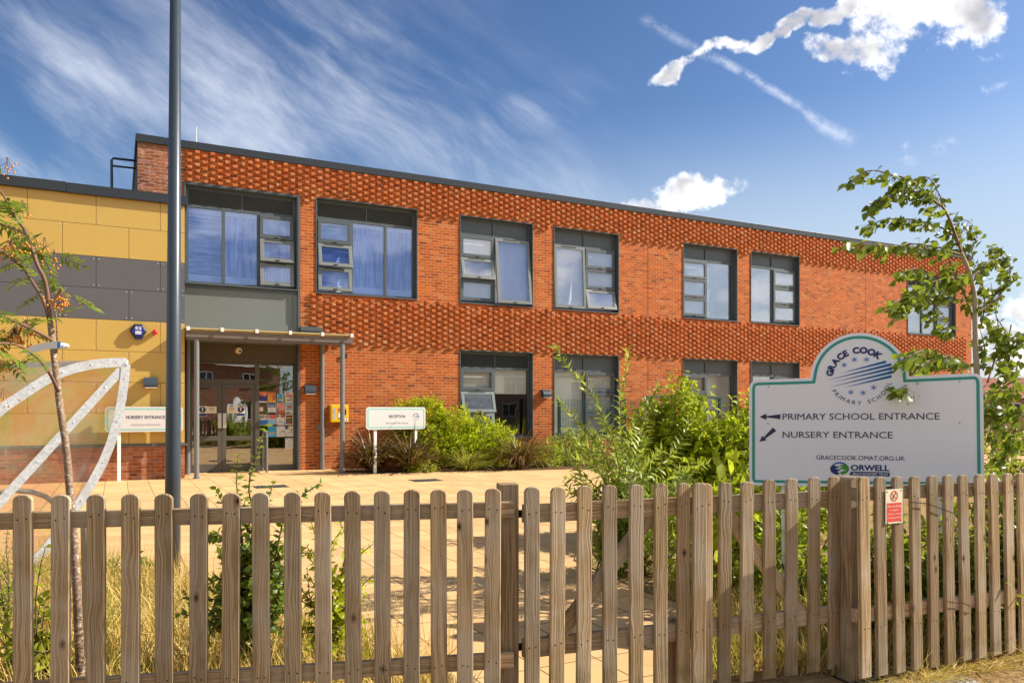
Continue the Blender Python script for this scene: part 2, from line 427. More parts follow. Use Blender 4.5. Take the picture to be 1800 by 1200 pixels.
M_sounder = simple('blue_plastic', (0.018, 0.022, 0.22), 0.3, 0, 0.06)
M_steel = simple('brushed_steel', (0.60, 0.58, 0.55), 0.35, 0.8, 0.08, 10)
M_pole = simple('blue_grey_paint', (0.038, 0.052, 0.066), 0.34, 0.0, 0.10, 5)
M_post = simple('canopy_grey_paint', (0.17, 0.175, 0.175), 0.38, 0.1, 0.08, 5)
M_gutter = simple('brown_gutter', (0.14, 0.11, 0.085), 0.5, 0, 0.1, 3)
M_meshg = simple('dark_green_coating', (0.010, 0.060, 0.045), 0.45, 0, 0.1)
M_galv = None
def galv():
    m, N, out = mat('galvanised_steel'); co = obj_co(N)
    v = N.n('ShaderNodeTexVoronoi'); N.set(v.inputs['Vector'], co); v.inputs['Scale'].default_value = 45
    c = N.mix(N.xyz(v.outputs['Color'])[0], (0.52, 0.54, 0.56), (0.72, 0.73, 0.73))
    c = N.mix(N.math('MULTIPLY', N.step(N.noise(co, 5, 4), 0.5, 0.75), 0.5), c, (0.50, 0.47, 0.42))
    link(N, out, princ(N, c, 0.42, 0.1, 0.5)); return m
M_galv = galv()
def gold(name, c, var=0.06):
    m, N, out = mat(name); co = obj_co(N)
    oi = N.noise(co, 0.9, 4, 0.55)
    st = N.noise(N.mapv(co, sc=(6, 6, 0.7)), 2.0, 4, 0.6)
    cc = N.mix(oi, tuple(k * (1 - var) for k in c), tuple(k * (1 + var) for k in c))
    cc = N.mix(N.math('MULTIPLY', N.step(st, 0.5, 0.8), 0.12), cc, tuple(0.7 * k for k in c))
    link(N, out, princ(N, cc, 0.42, 0.0, 0.5, N.bump(N.noise(co, 220, 2), 0.05, 0.001))); return m
M_gold = gold('gold_cladding', (0.50, 0.33, 0.075))
M_grey = gold('charcoal_cladding', (0.100, 0.098, 0.102))
M_joint = simple('dark_joint', (0.09, 0.06, 0.02), 0.8)  # dark fill of movement joints and backing behind the cladding

def glass(name, tint=(0.75, 0.8, 0.8), refl=0.30, rough=0.0, rcol=(0.95, 0.97, 1.0)):
    m, N, out = mat(name)
    tr = N.n('ShaderNodeBsdfTransparent'); N.set(tr.inputs[0], tint)
    gl = N.n('ShaderNodeBsdfGlossy'); N.set(gl.inputs['Color'], rcol); gl.inputs['Roughness'].default_value = rough
    co = obj_co(N)
    nm = N.bump(N.noise(co, 1.1, 2, 0.4), 0.03, 0.05)
    N.t.links.new(nm, gl.inputs['Normal'])
    fr = N.n('ShaderNodeFresnel'); fr.inputs[0].default_value = 1.5
    f = N.math('ADD', refl, N.math('MULTIPLY', fr.outputs[0], 0.7), clamp=True)
    mx = N.n('ShaderNodeMixShader'); N.set(mx.inputs[0], f)
    N.t.links.new(tr.outputs[0], mx.inputs[1]); N.t.links.new(gl.outputs[0], mx.inputs[2])
    link(N, out, mx.outputs[0]); return m
M_glass = glass('window_glass', (0.92, 0.94, 0.97), 0.13)
M_glass_g = glass('ground_floor_glass', (0.95, 0.97, 0.95), 0.05)
M_glass_b = glass('blue_film_glass', (0.82, 0.89, 1.0), 0.12, 0.0, (0.70, 0.78, 1.0))
M_glass_d = glass('door_glass', (0.66, 0.63, 0.55), 0.24)
def blind(name, a, b, axis=0, sc=30):
    m, N, out = mat(name); co = obj_co(N)
    s_ = (sc, 1, 1.2) if axis == 0 else (1.2, 1, sc)
    n1 = N.noise(N.mapv(co, sc=s_), 1.0, 5, 0.65)
    n2 = N.noise(N.mapv(co, sc=(s_[0] * 3, 1, s_[2] * 3)), 1.0, 3, 0.6)
    f = N.math('ADD', N.math('MULTIPLY', n1, 0.75), N.math('MULTIPLY', n2, 0.25))
    c = N.mix(N.step(f, 0.36, 0.66), a, b)
    link(N, out, princ(N, c, 0.8, 0, 0.2)); return m
M_blind_bh = blind('blue_crinkled_blind', (0.04, 0.10, 0.32), (0.64, 0.73, 0.92), 1, 22)
M_blind_bv = blind('blue_streaked_blind', (0.12, 0.19, 0.44), (0.66, 0.74, 0.92), 0, 16)
M_blind_g = blind('pale_roller_blind', (0.76, 0.76, 0.84), (0.84, 0.84, 0.89), 0, 5)
M_blind_w = blind('white_roller_blind', (0.74, 0.73, 0.70), (0.80, 0.79, 0.77), 0, 4)
def poly(name):       # scratched clear polycarbonate with a faint rainbow sheen painted into its tint
    m, N, out = mat(name); co = obj_co(N)
    n1 = N.noise(co, 1.6, 3, 0.5, 1.2)
    ir = N.ramp(n1, [(0.25, (0.95, 0.95, 0.93)), (0.42, (0.95, 0.75, 0.62)), (0.5, (0.90, 0.93, 0.62)), (0.58, (0.68, 0.90, 0.80)), (0.68, (0.93, 0.80, 0.85)), (0.8, (0.96, 0.96, 0.95))])
    tr = N.n('ShaderNodeBsdfTransparent'); N.set(tr.inputs[0], N.mix(0.55, ir, (0.95, 0.95, 0.95)))
    df = N.n('ShaderNodeBsdfTranslucent'); N.set(df.inputs[0], (0.8, 0.8, 0.78))
    d2 = N.n('ShaderNodeBsdfDiffuse'); N.set(d2.inputs[0], (0.75, 0.74, 0.72))
    gl = N.n('ShaderNodeBsdfGlossy'); gl.inputs['Roughness'].default_value = 0.12
    scr = N.noise(N.mapv(co, sc=(60, 60, 4), rot=(0.3, 0.5, 0.2)), 1.0, 3, 0.7)
    hz = N.math('ADD', 0.05, N.math('MULTIPLY', N.step(N.noise(co, 2.2, 5, 0.65), 0.45, 0.8), 0.2))
    hz = N.math('ADD', hz, N.math('MULTIPLY', N.step(scr, 0.62, 0.75), 0.22))
    m0 = N.n('ShaderNodeMixShader'); m0.inputs[0].default_value = 0.5
    N.t.links.new(df.outputs[0], m0.inputs[1]); N.t.links.new(d2.outputs[0], m0.inputs[2])
    m1 = N.n('ShaderNodeMixShader'); N.set(m1.inputs[0], hz)
    N.t.links.new(tr.outputs[0], m1.inputs[1]); N.t.links.new(m0.outputs[0], m1.inputs[2])
    m2 = N.n('ShaderNodeMixShader'); m2.inputs[0].default_value = 0.10
    N.t.links.new(m1.outputs[0], m2.inputs[1]); N.t.links.new(gl.outputs[0], m2.inputs[2])
    link(N, out, m2.outputs[0]); return m
M_poly = poly('polycarbonate')
def canopy_sheet():
    m, N, out = mat('canopy_sheet'); co = obj_co(N)
    a = N.n('ShaderNodeBsdfTranslucent'); N.set(a.inputs[0], (0.55, 0.40, 0.12))
    b = princ(N, N.mix(N.noise(co, 8, 4), (0.60, 0.48, 0.18), (0.75, 0.68, 0.45)), 0.4)
    mx = N.n('ShaderNodeMixShader'); mx.inputs[0].default_value = 0.35
    N.t.links.new(b, mx.inputs[1]); N.t.links.new(a.outputs[0], mx.inputs[2]); link(N, out, mx.outputs[0]); return m
M_canopy = canopy_sheet()

def wood():
    m, N, out = mat('weathered_softwood'); co = obj_co(N)
    oi = N.n('ShaderNodeObjectInfo').outputs['Random']
    off = N.comb(N.math('MULTIPLY', oi, 37.0), N.math('MULTIPLY', oi, 11.0), N.math('MULTIPLY', oi, 53.0))
    p = N.vmath('ADD', co, off)
    # knots bend the grain
    kv = N.n('ShaderNodeTexVoronoi', feature='F1'); N.set(kv.inputs['Vector'], N.mapv(p, sc=(9, 0.01, 5.0))); kv.inputs['Scale'].default_value = 1.0
    kd = kv.outputs['Distance']
    near = N.math('SUBTRACT', 1.0, N.step(kd, 0.02, 0.55))
    px, py, pz = N.xyz(p)
    wobx = N.math('MULTIPLY', N.math('SUBTRACT', N.noise(N.mapv(p, sc=(2, 2, 0.8)), 1.6, 2, 0.5), 0.5), 0.055)
    gx = N.math('ADD', N.math('ADD', px, wobx), N.math('MULTIPLY', near, 0.014))
    gco = N.comb(gx, N.math('MULTIPLY', py, 0.6), N.math('MULTIPLY', pz, 0.010))
    rings = N.math('SINE', N.math('MULTIPLY', N.noise(gco, 22, 2, 0.5), 62.0))
    fine = N.noise(N.mapv(gco, sc=(1, 1, 1.2)), 190, 4, 0.65)
    tone = N.mix(N.step(rings, -0.4, 0.9), (0.450, 0.310, 0.160), (0.300, 0.195, 0.092))
    tone = N.mix(N.math('MULTIPLY', N.step(fine, 0.42, 0.68), 0.78), tone, (0.150, 0.092, 0.043))
    grey = N.noise(p, 2.6, 4, 0.6)
    tone = N.mix(N.math('MULTIPLY', N.step(grey, 0.38, 0.66), 0.62), tone, (0.430, 0.355, 0.260))
    val = N.math('ADD', 0.72, N.math('MULTIPLY', N.math('FRACT', N.math('MULTIPLY', oi, 7.3)), 0.56))
    hsv = N.n('ShaderNodeHueSaturation'); N.set(hsv.inputs['Color'], tone); N.set(hsv.inputs['Value'], val); hsv.inputs['Saturation'].default_value = 0.98
    tone = hsv.outputs[0]
    knot = N.math('SUBTRACT', 1.0, N.step(kd, 0.07, 0.17))
    core = N.math('SUBTRACT', 1.0, N.step(kd, 0.03, 0.085))
    sel = N.xyz(kv.outputs['Color'])[0]
    knot = N.math('MULTIPLY', knot, N.math('GREATER_THAN', sel, 0.58))
    core = N.math('MULTIPLY', core, N.math('GREATER_THAN', sel, 0.58))
    tone = N.mix(N.math('MULTIPLY', knot, 0.7), tone, (0.12, 0.065, 0.032)); tone = N.mix(core, tone, (0.03, 0.016, 0.010))
    crk = N.noise(N.comb(N.math('MULTIPLY', px, 1.0), N.math('MULTIPLY', py, .3), N.math('MULTIPLY', pz, 0.012)), 75, 2, 0.5)
    cm = N.math('MULTIPLY', N.math('SUBTRACT', 1.0, N.step(N.math('ABSOLUTE', N.math('SUBTRACT', crk, 0.5)), 0.0, 0.012)), N.step(N.noise(N.mapv(p, sc=(9, 1, 1.6)), 1.0, 2), 0.50, 0.62))
    tone = N.mix(N.math('MULTIPLY', cm, 0.75), tone, (0.06, 0.036, 0.02))
    alg = N.math('MULTIPLY', N.math('SUBTRACT', 1.0, N.step(N.xyz(co)[2], 0.08, 0.30)), N.step(N.noise(p, 9, 4, 0.65), 0.40, 0.72))
    tone = N.mix(N.math('MULTIPLY', alg, 0.6), tone, (0.13, 0.12, 0.04))
    h = N.math('ADD', N.math('MULTIPLY', rings, 0.25), fine)
    link(N, out, princ(N, tone, 0.82, 0, 0.25, N.bump(h, 0.6, 0.003))); return m
M_wood = wood()
M_nail = simple('rusty_nail', (0.022, 0.015, 0.011), 0.9, spec=0.05)

def paving():
    m, N, out = mat('buff_paving_slabs'); co = N.n('ShaderNodeTexCoord').outputs['Object']
    b = N.n('ShaderNodeTexBrick', offset=0.0, offset_frequency=2)
    N.set(b.inputs['Vector'], co)
    N.set(b.inputs['Color1'], (0, 0, 0)); N.set(b.inputs['Color2'], (1, 1, 1)); N.set(b.inputs['Mortar'], (0.5, 0.5, 0.5))
    b.inputs['Scale'].default_value = 1.0; b.inputs['Mortar Size'].default_value = 0.0065; b.inputs['Mortar Smooth'].default_value = 0.2
    b.inputs['Brick Width'].default_value = 0.4; b.inputs['Row Height'].default_value = 0.4
    rv = N.xyz(b.outputs['Color'])[0]
    c = N.ramp(rv, [(0, (0.57, 0.35, 0.150)), (0.5, (0.645, 0.41, 0.178)), (1, (0.70, 0.455, 0.205))])
    g = N.noise(co, 130, 3, 0.7); st = N.noise(co, 0.55, 5, 0.6); st2 = N.noise(co, 2.7, 5, 0.65)
    c = N.mix(N.math('MULTIPLY', N.step(g, 0.3, 0.75), 0.25), c, (0.42, 0.26, 0.13))
    c = N.mix(N.math('MULTIPLY', N.step(st, 0.42, 0.70), 0.38), c, (0.46, 0.285, 0.135))
    c = N.mix(N.math('MULTIPLY', N.step(st2, 0.55, 0.8), 0.25), c, (0.72, 0.52, 0.30))
    sp = N.n('ShaderNodeTexVoronoi'); N.set(sp.inputs['Vector'], co); sp.inputs['Scale'].default_value = 4.5
    c = N.mix(N.math('MULTIPLY', N.math('SUBTRACT', 1.0, N.step(sp.outputs['Distance'], 0.03, 0.075)), N.math('GREATER_THAN', N.xyz(sp.outputs['Color'])[0], 0.72)), c, (0.30, 0.20, 0.11))
    c = N.mix(b.outputs['Fac'], c, N.mix(st2, (0.13, 0.075, 0.032), (0.26, 0.155, 0.07)))
    h = N.math('ADD', N.math('MULTIPLY', N.math('SUBTRACT', 1.0, b.outputs['Fac']), 1.0), N.math('MULTIPLY', g, 0.15))
    link(N, out, princ(N, c, 0.85, 0, 0.25, N.bump(h, 0.4, 0.004))); return m
M_paving = paving()
def soil(name, a, b, c3):
    m, N, out = mat(name); co = obj_co(N)
    n1 = N.noise(co, 28, 6, 0.7); n2 = N.noise(co, 1.5, 4, 0.6)
    c = N.mix(N.step(n1, 0.35, 0.65), a, b); c = N.mix(N.math('MULTIPLY', N.step(n2, 0.4, 0.7), 0.6), c, c3)
    link(N, out, princ(N, c, 0.95, 0, 0.1, N.bump(n1, 0.8, 0.03))); return m
M_soil = soil('dry_soil', (0.16, 0.095, 0.040), (0.40, 0.26, 0.11), (0.45, 0.31, 0.13))
M_bark_soil = soil('bark_mulch', (0.06, 0.032, 0.018), (0.20, 0.11, 0.055), (0.14, 0.08, 0.04))
M_asphalt = soil('asphalt', (0.24, 0.19, 0.13), (0.40, 0.315, 0.205), (0.44, 0.33, 0.20))  # pale and warm so the road bounces light onto fence and sign
M_turf = soil('parched_turf', (0.16, 0.14, 0.05), (0.30, 0.25, 0.09), (0.10, 0.13, 0.03))

def leafmat(name, dark, light, tl=0.45, sc=9.0, extra=None, gloss=0.35):
    m, N, out = mat(name); co = obj_co(N)
    wn = N.noise(co, sc, 2, 0.5)
    at = N.n('ShaderNodeAttribute'); at.attribute_name = 'leaf_tone'
    f = N.math('ADD', N.math('MULTIPLY', N.step(wn, 0.3, 0.7), 0.45), N.math('MULTIPLY', at.outputs['Fac'], 0.55))
    if extra: c = N.ramp(f, [(0.0, dark), (0.75, light), (0.93, extra)])
    else: c = N.mix(f, dark, light)
    p = princ(N, c, 0.5 - gloss * 0.3, 0, gloss)
    tr = N.n('ShaderNodeBsdfTranslucent')
    N.set(tr.inputs[0], N.mix(0.55, c, N.mix(0.5, c, (0.75, 0.85, 0.02)), 'MIX'))
    # leaves let through about as much light as they scatter back
    bright = N.n('ShaderNodeBrightContrast'); N.set(bright.inputs[0], N.mix(0.5, c, (0.55, 0.62, 0.02))); bright.inputs[1].default_value = 0.02
    N.t.links.new(bright.outputs[0], tr.inputs[0])
    mx = N.n('ShaderNodeMixShader'); mx.inputs[0].default_value = tl
    N.t.links.new(p, mx.inputs[1]); N.t.links.new(tr.outputs[0], mx.inputs[2]); link(N, out, mx.outputs[0]); return m
L_rowan = leafmat('rowan_leaf', (0.035, 0.10, 0.008), (0.20, 0.30, 0.035), 0.35)
L_birch = leafmat('birch_leaf', (0.014, 0.048, 0.004), (0.13, 0.22, 0.012), 0.36, extra=(0.24, 0.28, 0.08))  # extra paints a pale highlight onto some leaves
L_willow = leafmat('lance_leaf', (0.08, 0.16, 0.012), (0.52, 0.58, 0.10), 0.4)
L_bush = leafmat('dense_bush_leaf', (0.05, 0.11, 0.003), (0.58, 0.66, 0.006), 0.45, 5, gloss=0.2)
L_conifer = leafmat('golden_conifer_spray', (0.10, 0.18, 0.003), (0.74, 0.80, 0.006), 0.45, 6, gloss=0.12)
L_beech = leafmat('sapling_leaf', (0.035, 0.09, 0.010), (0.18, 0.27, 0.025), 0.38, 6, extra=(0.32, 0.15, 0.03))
L_beech_l = leafmat('yellow_green_leaf', (0.24, 0.32, 0.010), (0.62, 0.64, 0.02), 0.5, 6)  # own leaf colour, yellower and brighter than the beech
L_phorm = leafmat('flax_blade', (0.025, 0.011, 0.006), (0.17, 0.085, 0.032), 0.12, 10, extra=(0.52, 0.38, 0.19))
L_phorm_g = leafmat('green_flax_blade', (0.09, 0.11, 0.02), (0.33, 0.30, 0.05), 0.3, 10, extra=(0.45, 0.30, 0.14))
L_weed = leafmat('weed_leaf', (0.12, 0.20, 0.012), (0.42, 0.45, 0.03), 0.45, 10, extra=(0.40, 0.16, 0.03))
L_grass = leafmat('dry_grass_blade', (0.40, 0.25, 0.06), (0.78, 0.58, 0.22), 0.2, 2.5, gloss=0.1)
L_grass_g = leafmat('green_grass_blade', (0.14, 0.18, 0.02), (0.40, 0.40, 0.06), 0.4, 3, gloss=0.1)
L_hedge = leafmat('hedge_leaf', (0.04, 0.10, 0.005), (0.28, 0.36, 0.015), 0.4, 5, extra=(0.42, 0.36, 0.05))
M_berry = simple('orange_berry', (0.68, 0.25, 0.015), 0.35, 0, 0.2, 40)
M_stem = simple('brown_stem', (0.13, 0.08, 0.045), 0.8, 0, 0.25, 20)
M_stem_g = simple('green_brown_stem', (0.17, 0.16, 0.045), 0.7, 0, 0.25, 20)
def bark():
    m, N, out = mat('flecked_bark'); co = obj_co(N)
    n1 = N.noise(N.mapv(co, sc=(45, 45, 95)), 1.0, 4, 0.7)
    z = N.xyz(co)[2]
    c = N.mix(N.step(n1, 0.50, 0.66), (0.25, 0.155, 0.090), (0.55, 0.48, 0.40))
    n2 = N.noise(N.mapv(co, sc=(38, 38, 80)), 1.0, 4, 0.65)
    low = N.math('SUBTRACT', 1.0, N.step(z, 0.2, 0.85))
    c = N.mix(N.math('MULTIPLY', N.step(n2, 0.44, 0.55), N.math('ADD', 0.25, N.math('MULTIPLY', low, 0.7))), c, (0.035, 0.025, 0.02))
    link(N, out, princ(N, c, 0.75, 0, 0.3, N.bump(n1, 0.5, 0.004))); return m
M_bark = bark()
M_bark_b = simple('pale_bark', (0.40, 0.31, 0.20), 0.75, 0, 0.3, 18, bump=0.3)
M_twig = simple('red_brown_twig', (0.17, 0.085, 0.05), 0.7, 0, 0.2, 20)

# ------------------------------------------------------------------ ground
def polyground(name, pts, z, m, **kw):
    b = MB(); b.add([(p[0], p[1], z) for p in pts], [tuple(range(len(pts)))]); return b.build(name, m, kind='structure', **kw)
polyground('ground', [(-900, -900), (900, -900), (900, 1500), (-900, 1500)], -0.012, M_turf)
FENCE = [(-14.0, 1.10), (-2.04, 3.26), (-0.093, 3.62), (1.78, 4.26), (1.90, 4.14), (3.0, 4.65), (14.0, 9.7)]
def facloc(p):
    d = Vector((p[0], p[1], 0)) - FA
    return (d.x * FD.x + d.y * FD.y, -(d.x * FN.x + d.y * FN.y))
pv = MB()     # paving laid square to the building
pts = [facloc(p) for p in FENCE] + [facloc((60, 40)), facloc((60, 90)), (26, 0.0), (-1, 0.6), (-30, 0.6), facloc((-40, 6))]
pv.add([(x, y, 0) for x, y in pts], [tuple(range(len(pts)))])
pv.build('paving', M_paving, loc=FA, rz=TH, kind='structure')
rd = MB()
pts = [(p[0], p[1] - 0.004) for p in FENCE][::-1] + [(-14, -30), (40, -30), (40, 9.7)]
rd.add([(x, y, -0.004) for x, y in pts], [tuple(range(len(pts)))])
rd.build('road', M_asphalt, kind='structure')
BED_L = [(-14.0, 1.13), (-2.04, 3.29), (-0.20, 3.63), (-0.32, 4.35), (-1.05, 5.1), (-1.95, 6.0), (-2.95, 6.85), (-4.2, 7.55), (-9, 7.0), (-16, 4)]
BED_R = [(1.02, 4.15), (1.9, 4.2), (3.0, 4.68), (14, 9.73), (14, 16), (6.5, 14.0), (3.2, 12.6), (1.35, 10.6), (0.72, 8.4), (0.62, 7.7), (1.10, 6.36), (1.45, 5.7), (1.30, 5.1)]
BED_F = [tuple(fw(s, o)[:2]) for s, o in ((-0.55, 0.02), (-0.55, 1.2), (0.0, 1.9), (1.1, 1.75), (4.1, 2.7), (6.5, 2.9), (7.5, 1.6), (14, 1.2), (14, 0.02))]
polyground('planting_bed', BED_L, 0.010, M_soil)
polyground('planting_bed', BED_R, 0.010, M_soil)
polyground('planting_bed', BED_F, 0.010, M_bark_soil)

# ------------------------------------------------------------------ text and marks (flat prints)
def text_geo(txt, bold=0.0):
    cu = bpy.data.curves.new('lettering', 'FONT'); cu.body = txt; cu.size = 1.0; cu.resolution_u = 3; cu.offset = bold
    o = bpy.data.objects.new('lettering', cu); COL.objects.link(o)
    dg = bpy.context.evaluated_depsgraph_get(); dg.update()
    me = bpy.data.meshes.new_from_object(o.evaluated_get(dg))
    vs = np.array([v.co[:2] for v in me.vertices]); fs = [tuple(p.vertices) for p in me.polygons]
    bpy.data.objects.remove(o); bpy.data.curves.remove(cu); bpy.data.meshes.remove(me)
    return vs, fs
CAP = None
def put_text(mb, txt, x0, x1, zb, cap, y, mat=0, bold=0.0, slope=0.0):
    """text from x0 to x1 with its baseline at zb and capital height cap, facing -y"""
    vs, fs = text_geo(txt, bold)
    a, b = vs[:, 0].min(), vs[:, 0].max()
    H = text_geo('H', bold)[0][:, 1]
    sx = (x1 - x0) / (b - a); sz = cap / (H.max() - H.min())
    mb.add([(x0 + (v[0] - a) * sx, y, zb + (v[1] - H.min()) * sz + (v[0] - a) * sx * slope) for v in vs], fs, mat)
def arc_text(mb, txt, cx, cz, rx, rz, a0, a1, h, y, mat=0, bold=0.0, under=False, wide=1.0):
    """letters along an ellipse; angles in degrees of the first and last letter's middle"""
    H = text_geo('H', bold)[0][:, 1]; k = h / (H.max() - H.min())
    geo = [text_geo(ch, bold) if ch != ' ' else None for ch in txt]
    wd = [(g[0][:, 0].max() - g[0][:, 0].min()) if g else 0.45 for g in geo]
    pos = [0.0]
    for i in range(1, len(txt)): pos.append(pos[-1] + wd[i - 1] / 2 + wd[i] / 2 + 0.12)
    for g, p in zip(geo, pos):
        if not g: continue
        ang = R(a0 + (a1 - a0) * p / pos[-1]); vs, fs = g
        mx = (vs[:, 0].min() + vs[:, 0].max()) / 2
        px, pz = cx + rx * math.cos(ang), cz + rz * math.sin(ang)
        rot = ang + math.pi / 2 if under else ang - math.pi / 2
        c_, s_ = math.cos(rot), math.sin(rot); out = []
        for v in vs:
            lx, lz = (v[0] - mx) * k * wide, (v[1] - H.min()) * k - h / 2
            out.append((px + (lx * c_ - lz * s_) * rx / ((rx + rz) / 2), y, pz + (lx * s_ + lz * c_) * rz / ((rx + rz) / 2)))
        mb.add(out, fs, mat)
def star(mb, cx, cz, r, y, mat=0, n=6, k=1.0):
    pts = []
    for i in range(2 * n):
        a = math.pi / 2 + math.pi * i / n; q = r if i % 2 == 0 else r * 0.33
        pts.append((cx + q * math.cos(a) * k, cz + q * math.sin(a)))
    mb.sheet(pts, y, mat)
def emblem(parent, cx, cz, rx, rz, y):
    """the school badge: two arcs of letters, six stars and five tapering strokes. Coordinates are relative to a radius of 1."""
    mb = MB()
    def P(X, Y): return (cx + (X - 680) / 410 * rx, cz + (690 - Y) / 355 * rz)
    arc_text(mb, 'GRACE COOK', cx, cz, rx * 0.985, rz * 0.985, 171, 52, rz * 0.25, y, 0, 0.055)
    arc_text(mb, 'PRIMARY SCHOOL', cx, cz, rx * 0.99, rz * 0.97, 213, 345, rz * 0.15, y, 1, 0.0, True)
    for X, Y in ((475, 530), (612, 462), (775, 465), (565, 892), (728, 900), (868, 832)):
        p = P(X, Y); star(mb, p[0], p[1], rz * 0.125, y, 2, 6, rx / rz)
    for (xa, ya), (xb, yb) in (((412, 642), (1018, 502)), ((224, 734), (1085, 538)), ((328, 758), (1108, 585)), ((260, 826), (1112, 636)), ((458, 832), (1088, 692))):
        a, b = Vector((*P(xa, ya), 0)), Vector((*P(xb, yb), 0))
        d = (b - a).normalized(); nn = Vector((-d.y, d.x, 0)); w = rz * 0.047
        pts = [a] + [b + d * (w * math.sin(t)) - nn * (w * math.cos(t)) for t in np.linspace(0, math.pi, 7)]
        mb.sheet([(p.x, p.y) for p in pts], y, 3)
    return mb.build('emblem', [M_navy, M_ink, M_skyb, M_blue], parent)
def offset_poly(pts, d):
    """inner outline of a counter-clockwise polygon, mitred"""
    n = len(pts); out = []
    for i in range(n):
        p0, p1, p2 = (Vector((*pts[(i + k) % n], 0)) for k in (-1, 0, 1))
        e1 = (p1 - p0).normalized(); e2 = (p2 - p1).normalized()
        n1 = Vector((-e1.y, e1.x, 0)); n2 = Vector((-e2.y, e2.x, 0))
        b = n1 + n2
        b = b / max(b.length_squared / 2, 0.3) if b.length > 1e-6 else n1
        q = p1 + b * d; out.append((q.x, q.y))
    return out
def roundrect(x0, x1, z0, z1, r, n=6):
    pts = []
    for cx, cz, a0 in ((x1 - r, z0 + r, -90), (x1 - r, z1 - r, 0), (x0 + r, z1 - r, 90), (x0 + r, z0 + r, 180)):
        for k in range(n + 1):
            a = R(a0 + 90 * k / n); pts.append((cx + r * math.cos(a), cz + r * math.sin(a)))
    return pts

# ------------------------------------------------------------------ the brick school building (local x along the front, y inwards, z up)
S0, S1, ZT = -4.97, 25.57, 7.60
sch = empty('school_building', FA, TH, label='two storey orange brick school with patterned brick bands and grey framed windows', category='school building')
WINS = [  # s0, s1, z0, z1
    (-0.94, 1.75, 4.42, 6.84), (2.98, 5.26, 4.42, 6.84), (5.95, 8.24, 4.42, 6.84), (10.71, 13.0, 4.42, 6.84), (13.59, 15.87, 4.42, 6.84), (21.6, 24.53, 4.40, 6.76),
    (2.98, 5.26, 0.70, 3.14), (5.95, 8.24, 0.70, 3.14), (10.71, 13.0, 0.70, 3.14), (13.59, 15.87, 0.70, 3.14)]
ENT = (-4.0, -1.33, 0.0, 6.82)
holes = WINS + [ENT]
wl = MB()
xs = sorted(set([S0, S1, -4.12] + [h[0] for h in holes] + [h[1] for h in holes]))
zs = sorted(set([0.0, ZT] + [h[2] for h in holes] + [h[3] for h in holes]))
for i in range(len(xs) - 1):
    for j in range(len(zs) - 1):
        cx, cz = (xs[i] + xs[i + 1]) / 2, (zs[j] + zs[j + 1]) / 2
        if any(h[0] < cx < h[1] and h[2] < cz < h[3] for h in holes): continue
        wl.add([(xs[i], 0, zs[j]), (xs[i + 1], 0, zs[j]), (xs[i + 1], 0, zs[j + 1]), (xs[i], 0, zs[j + 1])], [(0, 1, 2, 3)], 1 if cx < -4.12 else 0)
DEP = 8.0
wl.add([(S1, 0, 0), (S1, DEP, 0), (S1, DEP, ZT), (S1, 0, ZT)], [(0, 1, 2, 3)], 0)
wl.add([(S0, DEP, 0), (S0, DEP, ZT), (S1, DEP, ZT), (S1, DEP, 0)], [(0, 1, 2, 3)], 0)
wl.add([(S0, 0, 0), (S0, DEP, 0), (S0, DEP, ZT), (S0, 0, ZT)], [(3, 2, 1, 0)], 2)
# projecting headers: every third half-brick of each course, the pattern shifting by half on every other course
def headers(z0, z1, x0, x1, phase=0):
    k0, k1 = int(round(z0 / 0.075)), int(round(z1 / 0.075))
    for k in range(k0, k1):
        n = int(math.ceil((x0 - 0.02) / 0.3375))
        while True:
            xc = n * 0.3375 + (0.16875 if k % 2 else 0.0)
            n += 1
            if xc + 0.06 > x1: break
            if xc - 0.06 < x0: continue
            za, zb = k * 0.075 + 0.006, k * 0.075 + 0.069
            if any(h[0] - 0.02 < xc + 0.052 and xc - 0.052 < h[1] + 0.02 and h[2] - 0.01 < zb and za < h[3] + 0.01 for h in holes): continue
            p = 0.066 + random.uniform(-0.006, 0.006); jx = random.uniform(-0.004, 0.004); hw = 0.051 + random.uniform(-0.003, 0.002)
            c = 0.004
            vs = [(xc + jx - hw, 0.01, za), (xc + jx + hw, 0.01, za), (xc + jx + hw, 0.01, zb), (xc + jx - hw, 0.01, zb)]
            f1 = [(xc + jx - hw, -p + c, za), (xc + jx + hw, -p + c, za), (xc + jx + hw, -p + c, zb), (xc + jx - hw, -p + c, zb)]
            f2 = [(xc + jx - hw + c, -p, za + c), (xc + jx + hw - c, -p, za + c), (xc + jx + hw - c, -p, zb - c), (xc + jx - hw + c, -p, zb - c)]
            fs = [(8, 9, 10, 11)]
            for a in (0, 4): fs += [(a + i, a + (i + 1) % 4, a + 4 + (i + 1) % 4, a + 4 + i) for i in range(4)]
            wl.add(vs + f1 + f2, fs, 3)
headers(6.675, 7.575, -4.08, S1 - 0.22)
headers(3.15, 4.425, -1.12, S1 - 0.22)
